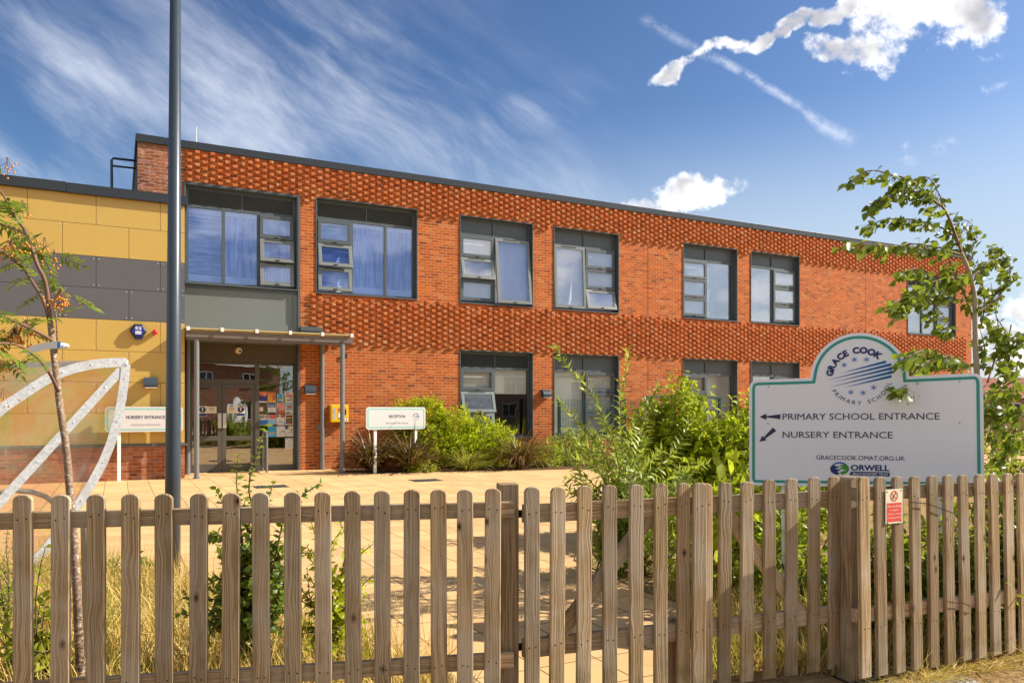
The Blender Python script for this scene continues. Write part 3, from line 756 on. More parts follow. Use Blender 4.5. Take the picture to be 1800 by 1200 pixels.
# movement joints
for px, z0, z1 in ((1139, 4.45, 6.65), (1139, 0.3, 3.1), (1522, 4.45, 6.65)):
    s_ = fsz(px, 480)[0]; wl.box(s_ - 0.007, s_ + 0.007, -0.004, 0.0, z0, z1, 4)
wl.build('wall', [M_brick, M_brick2, M_side, M_header, M_joint], sch)
rf = MB(); rf.box(S0 + 0.02, S1 - 0.02, 0.02, DEP - 0.02, 7.45, 7.55); rf.build('roof', M_roof, sch)
cp = MB()
x = S0 - 0.04
lens = [1.3, 3.0, 3.0, 3.0]
while x < S1 + 0.03:
    L = 0.62 if x < -4.9 else 3.0
    e = min(x + L, S1 + 0.04)
    cp.cbox(x, e - 0.006, -0.055, 0.30, ZT - 0.012, ZT + 0.165, 0.006)
    x += L
cp.box(S0 - 0.045, S0 + 0.25, 0.31, DEP + 0.03, ZT - 0.01, ZT + 0.16)
cp.box(S1 - 0.25, S1 + 0.045, 0.31, DEP + 0.03, ZT - 0.01, ZT + 0.16)
cp.build('coping', M_coping, sch)
fl = MB(); fl.box(S0 + 0.05, S1 - 0.05, 0.9, DEP - 0.05, 3.3, 3.6); fl.box(S0 + 0.05, S1 - 0.05, 0.5, DEP - 0.05, -0.01, 0.02)
fl.box(S0 + 0.05, S1 - 0.05, 5.0, 5.1, 0.02, 7.4); fl.build('room', M_inside, sch)

def vent_light(x0, x1, z0, z1, ang, frame, gl, parent, y=0.10):
    """one top-hung opening light, hinged along its top edge"""
    b = MB(); w = 0.085; d = 0.05
    M = Matrix.Translation((0, y, z1)) @ Matrix.Rotation(-R(ang), 4, 'X') @ Matrix.Translation((0, -y, -z1))
    b.cbox(x0, x1, y, y + d, z1 - w, z1, 0.006, 0, M); b.cbox(x0, x1, y, y + d, z0, z0 + w, 0.006, 0, M)
    b.cbox(x0, x0 + w, y, y + d, z0 + w, z1 - w, 0.006, 0, M); b.cbox(x1 - w, x1, y, y + d, z0 + w, z1 - w, 0.006, 0, M)
    b.box(x0 + w, x1 - w, y + 0.018, y + 0.026, z0 + w, z1 - w, 1, M)
    b.box(x0 + w, x1 - w, y + 0.014, y + 0.017, z0 + w, z0 + w + 0.012, 2, M)
    xm = (x0 + x1) / 2
    b.cbox(xm - 0.05, xm + 0.05, y - 0.014, y, z0 + 0.02, z0 + 0.045, 0.004, 2, M)
    if ang > 2:
        b.box(xm - 0.28, xm + 0.22, y - 0.012, y, z1 - 0.03, z1 - 0.015, 2, M)
        for xx in (x0 + 0.03, x1 - 0.03):
            h = (z1 - z0) * 0.8
            b.tube([(xx, y + 0.06, z1 - h * 0.9), M @ Vector((xx, y + 0.04, z1 - h))], 0.007, 5, 2)
    return b.build('opening_light', [frame, gl, M_dark], parent)

def window(s0, s1, z0, z1, cols, top, opens=(), gl=M_glass, blinds=(M_blind_g,), half=None, tall_open=None, nm='window'):
    """cols: list of (fraction, 'vents' | 'tall'); opens: tilt angles of the three vents"""
    w = MB(); t = 0.055; yo = -0.022
    # deep metal surround
    w.box(s0, s0 + t * 0.35, yo, 0.26, z0, z1); w.box(s1 - t * 0.35, s1, yo, 0.26, z0, z1)
    w.box(s0 + t * 0.35, s1 - t * 0.35, yo, 0.26, z1 - t * 0.35, z1); w.box(s0 + t * 0.35, s1 - t * 0.35, yo - 0.025, 0.26, z0, z0 + t * 0.5)
    a, b_ = s0 + t * 0.35, s1 - t * 0.35; zb, zt = z0 + t * 0.5, z1 - t * 0.35
    y0, y1 = 0.155, 0.215; fr = 0.065
    w.box(a, a + fr, y0, y1, zb, zt); w.box(b_ - fr, b_, y0, y1, zb, zt); w.box(a + fr, b_ - fr, y0, y1, zb, zb + fr); w.box(a + fr, b_ - fr, y0, y1, zt - fr, zt)
    a += fr; b_ -= fr; zb += fr; zt -= fr
    band = 0.36; ztr = zt - band
    w.box(a, b_, y0 - 0.003, y1, ztr - fr, ztr)
    zg = ztr - fr
    W_ = b_ - a; edges = [a]
    for f_, k in cols: edges.append(edges[-1] + f_ * W_)
    for e in edges[1:-1]:
        w.box(e - fr / 2, e + fr / 2, y0 - 0.006, y1, zb, zg)
        if top == 'panel': w.box(e - fr / 2, e + fr / 2, y0 - 0.006, y1, ztr, zt)
    gb = MB(); vents = []
    for i, (f_, k) in enumerate(cols):
        xa, xb = edges[i] + (fr / 2 if i else 0), edges[i + 1] - (fr / 2 if i < len(cols) - 1 else 0)
        if k == 'tall':
            if tall_open: vents.append((xa - 0.02, xb + 0.02, zb - 0.02, zg + 0.01, tall_open))
            else: gb.box(xa, xb, 0.180, 0.188, zb, zg)
        else:
            hh = (zg - zb) / 3
            for j in range(3):
                za, zc = zg - (j + 1) * hh, zg - j * hh
                if j < 2: w.box(xa, xb, y0 - 0.004, y1, za - 0.03, za + 0.03)
                vents.append((xa - 0.012, xb + 0.012, za + 0.008, zc - 0.008, opens[j] if j < len(opens) else 0))
    wo_ = w.build('window', M_frame, sch)
    if gb.v: gb.build('glazing', gl, wo_)
    for v in vents: vent_light(*v, M_frame if v[4] < 2 else M_frame_l, gl, wo_)  # tilted lights take the frame grey with sunlight painted in
    tb = MB()
    if top == 'louvre':
        tb.box(a, b_, 0.20, 0.214, ztr, zt, 1)
        n = 7
        for i in range(n):
            zc = ztr + (i + 0.5) * band / n
            M = Matrix.Translation((0, 0.175, zc)) @ Matrix.Rotation(R(-38), 4, 'X')
            tb.box(a, b_, -0.03, 0.03, -0.005, 0.005, 0, M)
        tb.box((a + b_) / 2 - 0.012, (a + b_) / 2 + 0.012, 0.15, 0.19, ztr, zt, 0)
        tb.build('louvre', [M_frame, M_dark], wo_)
    else:
        tb.box(a, b_, 0.185, 0.20, ztr, zt); tb.build('top_panel', M_frame, wo_)
    for i, (f_, k) in enumerate(cols):
        bl = blinds[i % len(blinds)]
        if bl is None: continue
        bb = MB()
        z_lo = zb if half is None else zg - (zg - zb) * half[i % len(half)]
        bb.box(edges[i] + 0.01, edges[i + 1] - 0.01, 0.235, 0.240, z_lo + (0.05 if half is None else 0), zg + 0.02)
        bb.box(edges[i] + 0.01, edges[i + 1] - 0.01, 0.229, 0.246, z_lo + 0.02, z_lo + 0.055)
        if gl is M_glass_b:
            bb.box(edges[i] + 0.01, edges[i + 1] - 0.01, 0.222, 0.232, z_lo, z_lo + 0.17, 1); bb.box(edges[i] + 0.01, edges[i + 1] - 0.01, 0.222, 0.232, zg - 0.11, zg + 0.02, 1)
        bb.build('blind', [bl, M_blind_g], wo_)
    return wo_
V_, T_ = 'vents', 'tall'
window(*WINS[0], [(0.345, V_), (0.36, T_), (0.295, T_)], 'louvre', (0, 13, 9), M_glass_b, (M_blind_bh, M_blind_bv, M_blind_bv))
window(*WINS[1], [(0.485, V_), (0.515, T_)], 'panel', (0, 12, 0), M_glass, tall_open=6)
window(*WINS[2], [(0.50, T_), (0.50, V_)], 'panel', (0, 0, 13), M_glass, tall_open=3)
window(*WINS[3], [(0.475, V_), (0.525, T_)], 'panel', (0, 0, 0))
window(*WINS[4], [(0.50, T_), (0.50, V_)], 'panel', (0, 0, 0))
window(*WINS[5], [(0.36, T_), (0.30, T_), (0.34, V_)], 'louvre', (0, 0, 0), blinds=(M_blind_w,))
window(*WINS[6], [(0.485, V_), (0.515, T_)], 'louvre', (0, 16, 14), M_glass_g, (M_blind_w, M_blind_w), half=(0.31, 0.37))
window(*WINS[7], [(0.50, T_), (0.50, V_)], 'panel', (0, 0, 0), M_glass_g, (M_blind_w, M_blind_w))
window(*WINS[8], [(0.475, V_), (0.525, T_)], 'panel', (0, 0, 0), M_glass_g, (M_blind_w,))
window(*WINS[9], [(0.50, T_), (0.50, V_)], 'panel', (0, 0, 0), M_glass_g, (M_blind_w,))

# entrance bay: tall metal surround, first-floor window, grey-green panel, glazed doors below
e0, e1 = ENT[0], ENT[1]
ef = MB()
ef.box(e0, e0 + 0.02, -0.022, 0.30, 0, ENT[3]); ef.box(e1 - 0.06, e1, -0.03, 0.30, 0, ENT[3]); ef.box(e0 + 0.02, e1 - 0.06, -0.022, 0.30, ENT[3] - 0.03, ENT[3])
ef.box(e0 + 0.02, e1 - 0.06, 0.05, 0.30, 4.36, 4.44)
ef.build('entrance_surround', M_frame, sch)
pn = MB(); pn.cbox(e0 + 0.02, e1 - 0.06, 0.06, 0.09, 3.10, 4.36, 0.004); pn.box(e0 + 0.02, e1 - 0.06, 0.045, 0.06, 3.42, 3.60)
pn.box(e1 - 0.16, e1 - 0.06, 0.03, 0.06, 3.3, 4.34); pn.build('spandrel_panel', M_panel, sch)
WINS_E = (e0 + 0.024, e1 - 0.065, 4.445, 6.785)
window(*WINS_E, [(0.325, T_), (0.335, T_), (0.34, V_)], 'louvre', (0, 10, 8), M_glass_b, (M_blind_bh, M_blind_bv, M_blind_bv))
YD = 0.26
sp = MB(); sp.box(e0 + 0.02, e1 - 0.06, 0.10, 0.16, 2.74, 3.10); sp.box(e0 + 0.02, e1 - 0.06, 0.09, 0.13, 2.66, 2.74); sp.build('soffit_panel', M_soffit, sch)
ds = MB(); xm = -2.32
ds.box(e0 + 0.02, e0 + 0.10, YD - 0.04, YD + 0.04, 0, 2.74); ds.box(e1 - 0.12, e1 - 0.06, YD - 0.04, YD + 0.04, 0, 2.74)
ds.box(xm - 0.05, xm + 0.05, YD - 0.045, YD + 0.04, 0, 2.66); ds.box(e0 + 0.10, e1 - 0.12, YD - 0.04, YD + 0.04, 2.60, 2.66)
ds.box(e0 + 0.10, xm - 0.05, YD - 0.042, YD + 0.04, 2.13, 2.24); ds.box(xm + 0.05, e1 - 0.12, YD - 0.04, YD + 0.04, 0.02, 0.14)
ds.box(e0 + 0.1, e1 - 0.12, YD - 0.06, YD + 0.06, -0.005, 0.022)
dso = ds.build('door_frame', M_doorf, sch)
tg = MB(); tg.box(e0 + 0.10, xm - 0.05, YD, YD + 0.008, 2.24, 2.60); tg.build('transom_pane', M_glass_d, dso)
tg = MB(); tg.box(xm + 0.05, e1 - 0.12, YD, YD + 0.008, 0.14, 2.60); tg.build('side_pane', M_glass_d, dso)
dl0, dl1 = e0 + 0.10, xm - 0.05; dm = (dl0 + dl1) / 2
for k, (xa, xb) in enumerate(((dl0, dm), (dm, dl1))):
    d_ = MB(); yy = YD - 0.025; w_ = 0.095
    xa += 0.004; xb -= 0.004
    d_.box(xa, xa + w_, yy, yy + 0.05, 0.025, 2.125); d_.box(xb - w_, xb, yy, yy + 0.05, 0.025, 2.125)
    d_.box(xa + w_, xb - w_, yy, yy + 0.05, 2.03, 2.125); d_.box(xa + w_, xb - w_, yy, yy + 0.05, 0.025, 0.20); d_.box(xa + w_, xb - w_, yy, yy + 0.05, 0.76, 0.87)
    do = d_.build('door', M_doorf, sch)
    p_ = MB(); p_.box(xa + w_, xb - w_, yy + 0.02, yy + 0.028, 0.20, 0.76); p_.box(xa + w_, xb - w_, yy + 0.02, yy + 0.028, 0.87, 2.03); p_.build('door_pane', M_glass_d, do)
    hx = xb - 0.052 if k == 0 else xa + 0.052
    h_ = MB(); h_.cbox(hx - 0.042, hx + 0.042, yy - 0.035, yy - 0.006, 1.06, 1.42, 0.006); h_.box(hx - 0.01, hx + 0.01, yy - 0.006, yy, 1.1, 1.38)
    h_.build('handle', M_steel, do)
    st_ = MB()
    sx = xb - w_ - 0.30 if k == 0 else xa + w_ + 0.30
    d0 = -1 if k == 0 else 1
    xs0 = xb - w_ - 0.02 if k == 0 else xa + w_ + 0.02
    xn = lambda u: xs0 + d0 * u
    st_.sheet([(min(xn(0), xn(.22)), 1.42), (max(xn(0), xn(.22)), 1.42), (max(xn(0), xn(.22)), 1.58), (min(xn(0), xn(.22)), 1.58)], yy + 0.016, 0)
    st_.sheet([(min(xn(.22), xn(.41)), 1.34), (max(xn(.22), xn(.41)), 1.34), (max(xn(.22), xn(.41)), 1.59), (min(xn(.22), xn(.41)), 1.59)], yy + 0.0155, 0)
    cx_ = xn(0.315)
    st_.disc(cx_, 1.505, 0.075, yy + 0.0145, 1)
    st_.sheet([(cx_ - 0.09, 1.35), (cx_ + 0.09, 1.35), (cx_ + 0.09, 1.415), (cx_ - 0.09, 1.415)], yy + 0.0145, 1)
    st_.sheet([(cx_ - 0.012, 1.485), (cx_ + 0.012, 1.485), (cx_ + 0.018, 1.56), (cx_ - 0.018, 1.56)], yy + 0.0135, 0); st_.disc(cx_, 1.462, 0.013, yy + 0.0135, 0, n=8)
    for q in range(3): st_.sheet([(xn(0.11) - 0.06, 1.545 - q * 0.035), (xn(0.11) + 0.06, 1.545 - q * 0.035), (xn(0.11) + 0.06, 1.555 - q * 0.035), (xn(0.11) - 0.06, 1.555 - q * 0.035)], yy + 0.0145, 2)
    st_.build('door_notice', [M_cream, M_navy, M_ink], do)

# ------------------------------------------------------------------ gold clad wing on the left
GO = 1.15                                             # how far it stands in front of the school
wg = empty('clad_wing', fw(-4.06, GO), TH, label='single storey wing clad in gold and charcoal panels above a red brick plinth', category='building wing')
gl_ = -9.5
pl = MB(); pl.box(gl_, 0, 0.02, 7.0, 0, 0.74); pl.build('brick_plinth', M_brick_red, wg)
core = MB(); core.box(gl_, -0.012, 0.012, 7.0, 0.74, 5.95); core.build('wall', M_joint, wg)
sl = MB(); sl.cbox(gl_, 0.06, -0.035, 0.02, 0.715, 0.765, 0.006); sl.build('plinth_sill', M_frame, wg)
fas = MB(); fas.cbox(gl_, -2.26, -0.09, 0.3, 5.975, 6.18, 0.008); fas.cbox(-2.254, 0.05, -0.09, 0.3, 5.965, 6.17, 0.008); fas.box(gl_, 0.05, 0.301, 7.0, 5.97, 6.15); fas.build('roof_edge', M_coping, wg)
cl = MB(); cu = MB(); cg = MB(); rows = [0.77 + 0.657 * i for i in range(8)] + [5.975]
for r in range(8):
    za, zb = rows[r] + 0.004, rows[r + 1] - 0.004
    typA = (r % 2 == 1)
    j0 = -4.55 if typA else -5.16
    js = [j0 - 1.225 * k + 4.06 for k in range(0, 7)]
    edges = [0.0] + js + [gl_]
    edges = [e for e in edges if gl_ <= e <= 0]
    b = cg if r in (4, 5) else (cl if r < 4 else cu)
    for a_, b2 in zip(edges[1:], edges[:-1]):
        if b2 - a_ < 0.02: continue
        b.cbox(a_ + 0.004, b2 - 0.004, 0.0, 0.010, za, zb, 0.0015, 0)
        for xx in (a_ + 0.05, b2 - 0.05):
            for zz in (za + 0.05, zb - 0.05): b.sphere((xx, 0.0, zz), 0.010, 1, 6, 4)
cl.build('gold_cladding', [M_gold, M_galv], wg); cu.build('gold_cladding', [M_gold, M_galv], wg); cg.build('charcoal_cladding', [M_grey, M_galv], wg)

# ------------------------------------------------------------------ entrance canopy
cn_ = empty('entrance_canopy', fw(-2.2, 1.4), TH, label='grey entrance canopy on round posts with translucent yellowish roof sheets', category='canopy')
def cl_(s): return s + 2.2
g_ = MB()
a, b_ = cl_(-4.06), cl_(-0.40)
g_.prism([(a, 3.08), (b_, 3.08), (b_, 3.21), (a, 3.21)], -0.05, 0.06); g_.box(a + 0.02, b_ - 0.06, -0.03, 0.04, 3.02, 3.078)
g_.box(a - 0.0, b_ + 0.01, -0.07, -0.05, 3.075, 3.215)
g_.build('gutter', M_gutter, cn_)
bmn = MB()
for xx in (a + 0.05, cl_(-2.9), cl_(-1.75), b_ - 0.1): bmn.box(xx - 0.03, xx + 0.03, 0.061, 1.35, 3.12, 3.22)
bmn.box(a + 0.081, b_ - 0.131, 1.30, 1.36, 3.13, 3.219); bmn.build('roof_beams', M_gutter, cn_)
for i in range(5):
    w0 = a + i * (b_ - a) / 5; w1 = w0 + (b_ - a) / 5
    sh = MB(); Mx = Matrix.Translation((0, -0.12, 3.245)) @ Matrix.Rotation(R(3.2), 4, 'X')
    sh.cbox(w0 + 0.015, w1 - 0.015, 0, 1.5, 0, 0.03, 0.004, 0, Mx)
    sh.build('roof_sheet', M_canopy, cn_)
gb = MB()
for i in range(6):
    xx = min(max(a + i * (b_ - a) / 5, a + 0.04), b_ - 0.04); Mx = Matrix.Translation((0, -0.12, 3.245)) @ Matrix.Rotation(R(3.2), 4, 'X')
    gb.box(xx - 0.03, xx + 0.03, -0.02, 1.5, 0.032, 0.05, 0, Mx); gb.box(xx - 0.035, xx + 0.035, -0.03, -0.021, -0.03, 0.055, 0, Mx)
gb.build('glazing_bars', M_white, cn_)
for s_, o_, zt in ((-3.84, 1.39, 3.06), (-0.64, 1.42, 3.06), (-0.80, 0.07, 3.12), (-3.92, 0.08, 3.12)):
    p = MB(); y = 1.4 - o_
    p.tube([(cl_(s_), y, 0.0), (cl_(s_), y, 1.2), (cl_(s_), y, zt)], 0.055, 16); p.tube([(cl_(s_), y, 0), (cl_(s_), y, 0.03)], 0.075, 16)
    p.build('post', M_post, cn_, smooth=False)
fl_ = MB(); fl_.cbox(cl_(-1.34), cl_(-0.82), 1.26, 1.36, 3.33, 3.56, 0.005); fl_.box(cl_(-1.34), cl_(-0.80), 1.22, 1.26, 3.46, 3.48); fl_.build('flashing', M_frame, cn_)

# ------------------------------------------------------------------ things fixed to the buildings
def posters():
    sx = [(-2.27, -2.07), (-2.065, -1.86), (-1.855, -1.65), (-1.645, -1.44)]
    PW = simple('poster_paper', (0.70, 0.68, 0.62), 0.6, 0, 0.04)
    cols = {'orange': (0.70, 0.20, 0.04), 'navy': (0.03, 0.03, 0.16), 'amber': (0.72, 0.36, 0.05), 'brick': (0.45, 0.13, 0.05), 'cyan': (0.02, 0.35, 0.60), 'red': (0.65, 0.10, 0.06),
            'pink': (0.72, 0.30, 0.24), 'teal': (0.05, 0.28, 0.33), 'black': (0.03, 0.03, 0.03), 'blue': (0.04, 0.15, 0.45), 'green': (0.08, 0.25, 0.08), 'lime': (0.40, 0.40, 0.05), 'sky': (0.22, 0.50, 0.68), 'grey': (0.30, 0.30, 0.28)}
    PM = {k: simple('poster_' + k, v, 0.6, 0, 0.1, 20) for k, v in cols.items()}
    # column, bottom, top, blocks (x0,z0,x1,z1 in 0..1, colour), label
    L = [(0, 1.68, 1.95, [(0, .72, 1, 1, 'orange'), (0, .12, 1, .72, 'navy'), (.15, .62, .4, .85, 'red'), (.5, .6, .8, .8, 'pink')], 'navy and orange poster, highest sheet in the left poster column'),
         (1, 1.68, 1.95, [(0, 0, 1, 1, 'amber'), (.55, .25, 1, .75, 'brick'), (0, .8, 1, 1, 'brick'), (.1, .45, .5, .75, 'orange')], 'amber and brick red poster beside the navy and orange one'),
         (2, 1.69, 1.90, [(0.05, 0, .85, 1, 'cyan'), (.1, .75, .3, .95, 'sky'), (.25, .15, .75, .4, 'amber')], 'small bright blue leaflet with yellow shapes on entrance glass'),
         (3, 1.68, 1.95, [(.12, .55, .88, .72, 'red'), (.15, .8, .5, .93, 'red'), (.15, .2, .85, .27, 'blue'), (.65, .35, .8, .45, 'black')], 'white notice with red banner, highest in the right poster column'),
         (0, 1.47, 1.57, [(.1, .35, .5, .9, 'pink')], 'tiny square pink and white sticker on entrance side glass'),
         (1, 1.40, 1.67, [(.05, .6, .95, 1, 'blue'), (.2, .65, .8, .85, 'grey'), (.05, 0, .95, .15, 'navy')], 'white poster with blue head and navy foot on entrance glass'),
         (2, 1.40, 1.67, [(0, .3, 1, .95, 'pink'), (0, 0, 1, .3, 'brick'), (.05, .35, .3, .55, 'teal'), (.4, .9, .95, .95, 'red')], 'pink sunset poster between two white ones on entrance glass'),
         (3, 1.40, 1.67, [(.1, .55, .9, .95, 'sky'), (.25, .55, .8, .75, 'brick'), (.1, .42, .9, .5, 'teal'), (.1, .05, .6, .15, 'black')], 'white poster with picture of a brown hut on entrance glass'),
         (0, 1.12, 1.39, [(0, 0, 1, .5, 'blue'), (.05, .6, .35, .95, 'green'), (.4, .65, .65, .95, 'brick'), (.7, .6, .95, .95, 'grey')], 'poster with photographs above a deep blue block'),
         (1, 1.12, 1.39, [(0, 0, 1, .55, 'sky'), (.3, .6, 1, 1, 'red'), (.0, .65, .3, 1, 'grey'), (.6, .0, 1, .12, 'red')], 'pale blue poster with red upper corner on entrance glass'),
         (2, 1.12, 1.39, [(.5, .7, 1, 1, 'brick'), (.05, .75, .3, .95, 'navy'), (.0, .0, .12, .12, 'teal'), (.85, .1, 1, .25, 'cyan'), (.3, .3, .75, .34, 'black')], 'cream poster with round brown picture in its corner'),
         (3, 1.12, 1.39, [(.12, .1, .88, .92, 'black'), (.2, .6, .8, .75, 'amber'), (.2, .35, .8, .5, 'green'), (.25, .15, .75, .3, 'brick')], 'dark framed poster of mixed photographs on entrance glass'),
         (1, .83, 1.10, [(0, 0, 1, 1, 'cyan'), (.05, .65, .95, .78, 'teal'), (.1, .3, .9, .42, 'amber'), (.05, .1, .8, .2, 'sky')], 'turquoise poster with orange lettering strips on entrance glass'),
         (2, .83, 1.10, [(.6, .42, .85, .6, 'lime'), (.65, .45, .8, .55, 'black'), (.1, .8, .3, .9, 'sky')], 'plain white notice with small olive mark at its side'),
         (3, .83, 1.10, [(.05, .7, .4, 1, 'navy'), (.3, .75, .5, .95, 'amber'), (.7, .55, .85, .7, 'black'), (.7, .35, .85, .48, 'grey'), (.05, .05, .2, .15, 'red')], 'white notice with dark flower corner above the lowest sheet'),
         (3, .53, .80, [(.1, .9, .3, .97, 'teal'), (.7, .88, .9, .97, 'sky'), (.35, .7, .65, .73, 'grey')], 'plain pale notice, the lowest sheet on the entrance glass')]
    for c, z0, z1, bl, lab in L:
        x0, x1 = sx[c]
        if c == 2 and z1 == 1.90: x0 += 0.02; x1 -= 0.03
        if z1 == 1.57: x0 += 0.01; x1 = x0 + 0.09
        o = fw(x0, -YD + 0.006, z0); b = MB(); w, h = x1 - x0 - 0.006, z1 - z0 - 0.006
        b.box(0, w, 0, 0.001, 0, h)
        ml = [PW]
        for i, (a_, b0, a2, b2, k) in enumerate(bl):
            ml.append(PM[k]); b.sheet([(a_ * w, b0 * h), (a2 * w, b0 * h), (a2 * w, b2 * h), (a_ * w, b2 * h)], -0.0006 - 0.0003 * i, len(ml) - 1)
        ml.append(PM['grey'])
        for q in range(4):
            zz = h * (0.18 + 0.09 * q)
            if lab.startswith(('white', 'plain', 'cream')): b.sheet([(w * .2, zz), (w * random.uniform(.5, .8), zz), (w * .8, zz + h * .02), (w * .2, zz + h * .02)], -0.0004, len(ml) - 1)
        b.build('poster', ml, None, o, TH, label=lab, category='poster', group='posters stuck on the entrance glass')
posters()

def wall_light(s_, off, z, lab):
    o = empty('wall_light', fw(s_, off, z), TH, label=lab, category='wall light', group='curved grey wall lights')
    b = MB(); pr = [(0, 0.0), (0, 0.22)] + [(-0.17 * math.sin(a), 0.06 + 0.16 * math.cos(a)) for a in np.linspace(0.1, 1.45, 8)] + [(-0.17, 0.03)]
    n = len(pr); w = 0.135
    vs = [(-w, y, z_) for y, z_ in pr] + [(w, y, z_) for y, z_ in pr]
    fs = [tuple(range(n)), tuple(range(2 * n - 1, n - 1, -1))] + [(i, (i + 1) % n, n + (i + 1) % n, n + i) for i in range(n)]
    b.add(vs, fs); b.build('housing', M_pole, o)
    d = MB(); d.box(-w + 0.02, w - 0.02, -0.155, -0.01, -0.012, 0.004); d.build('diffuser', M_white, o)
wall_light(-4.74, GO + 0.012, 1.98, 'grey curved wall light on gold cladding panel')
wall_light(-1.10, 0.002, 1.90, 'grey curved wall light on brick beside the glazed entrance')
wall_light(5.66, 0.002, 1.86, 'grey half-round wall light on brick pier between two ground floor windows')

o = empty('alarm_sounder', fw(-4.98, GO + 0.012, 3.18), TH, label='dark blue hexagonal alarm sounder box on gold cladding', category='alarm')
hexo = lambda r, k=1.0: [(r * math.cos(R(60 * i)), r * k * math.sin(R(60 * i))) for i in range(6)]
b = MB(); h1, h2 = hexo(0.165), hexo(0.13)
b.add([(x, -0.0, z) for x, z in h1] + [(x, -0.075, z) for x, z in h1] + [(x, -0.1, z) for x, z in h2],
      [(i, 6 + i, 6 + (i + 1) % 6, (i + 1) % 6) for i in range(6)] + [(6 + i, 12 + i, 12 + (i + 1) % 6, 6 + (i + 1) % 6) for i in range(6)] + [tuple(range(12, 18))], 0)
b.build('case', M_dark, o)
b = MB(); b.sheet(hexo(0.125), -0.1015); b.build('face', M_sounder, o)
b = MB(); put_text(b, 'S2', -0.062, 0.062, 0.025, 0.065, -0.103, 0, 0.02)
b.build('lettering', M_white, o)
b = MB(); b.sheet([(-.06, -.035), (.06, -.035), (.06, -.008), (-.06, -.008)], -0.103); b.build('name_strip', M_white, o)
b = MB(); b.sheet([(-.058, -.07), (.058, -.07), (.058, -.048), (-.058, -.048)], -0.103)
b.build('name_strip', M_white, o)
b = MB(); b.cbox(-0.075, 0.075, -0.08, -0.0, -0.175, -0.118, 0.01); b.build('strobe_lens', M_navy, o)
o = empty('alarm_beacon', fw(-4.655, GO + 0.012, 3.17), TH, label='small red alarm beacon dome on gold cladding', category='alarm')
b = MB(); b.tube([(0, 0, 0), (0, -0.03, 0)], 0.052, 16); b.build('base', M_red, o)
b = MB(); b.sphere((0, -0.06, 0), 0.055, 0, 14, 9); b.build('dome', M_red, o, smooth=True)

o = empty('defibrillator_cabinet', fw(-0.38, 0.0, 1.18), TH, label='yellow defibrillator cabinet on brick wall behind canopy post', category='cabinet')
b = MB(); b.cbox(-0.23, 0.23, -0.17, -0.002, 0, 0.45, 0.03); b.build('case', M_yellow, o)
b = MB()
for i in range(4):
    zc = 0.335 - i * 0.073; b.disc(-0.135, zc, 0.036, -0.1715, 0); b.ringxz(-0.135, zc, 0.036, 0.030, -0.173, 1)
b.disc(-0.135, .335, .014, -.173, 1); b.sheet([(-.155, .25), (-.115, .25), (-.125, .285)], -.173, 1); b.disc(-.135, .189, .018, -.173, 1); b.sheet([(-.16, .1), (-.11, .1), (-.13, .135)], -.173, 1)
b.sheet([(-.05, .28), (.07, .28), (.07, .36), (-.05, .36)], -.1715, 2); b.sheet([(-.05, .09), (.05, .09), (.05, .25), (-.05, .25)], -.1715, 3); b.sheet([(-.04, .12), (.04, .12), (.04, .235), (-.04, .235)], -.173, 1)
b.sheet([(0.06, .03), (.2, .03), (.2, .105), (.06, .105)], -.1715, 1); b.sheet([(0.15, .05), (.18, .05), (.19, .09), (.17, .09)], -.173, 0)
b.build('front_symbols', [M_blue, M_white, M_redp, M_green], o)
b = MB(); b.cbox(0.135, 0.165, -0.19, -0.171, 0.2, 0.34, 0.006); b.build('handle', M_dark, o)
b = MB(); b.cbox(-0.05, 0.05, -0.06, 0, -0.05, 0.05, 0.006); b.build('sensor_box', M_dark, None, fw(-0.20, 0.0, 2.88), TH, label='small black sensor box on brick just under the canopy end', category='sensor')
b = MB(); b.cbox(-0.04, 0.04, -0.05, 0, -0.06, 0.06, 0.004); b.build('socket_box', M_frame_l, None, fw(-0.88, 0.0, 1.06), TH, label='small grey socket box on brick left of the yellow cabinet', category='socket')
o = empty('dome_camera', fw(-2.78, -0.05 + 0.002 - 0.05, 2.93), TH, label='white dome security camera above the entrance doors', category='camera')
b = MB(); b.tube([(0, 0, 0), (0, -0.05, 0)], [0.085, 0.08], 18); b.sphere((0, -0.06, 0), 0.072, 0, 16, 10); b.build('housing', M_cream, o, smooth=True)
b = MB(); b.sphere((0.018, -0.10, -0.018), 0.036, 0, 12, 8); b.build('lens', M_dark, o, smooth=True)
# glass guard beside the door
o = empty('door_guard', fw(-2.2, 0.12), TH, label='low glass guard with rounded grey rail beside the entrance doors', category='door guard')
b = MB(); b.tube([(0, -0.30, 0), (0, -0.30, 0.85), (0, -0.27, 0.92), (0, -0.2, 0.945), (0, 0.25, 0.945)], 0.028, 8); b.tube([(0, 0.25, 0.945), (0, 0.25, 0)], 0.02, 8); b.tube([(0, -0.3, 0.12), (0, 0.25, 0.12)], 0.02, 8)
b.build('rail', M_post, o); b = MB(); b.box(-0.004, 0.004, -0.27, 0.24, 0.15, 0.91); b.build('pane', M_glass_d, o)
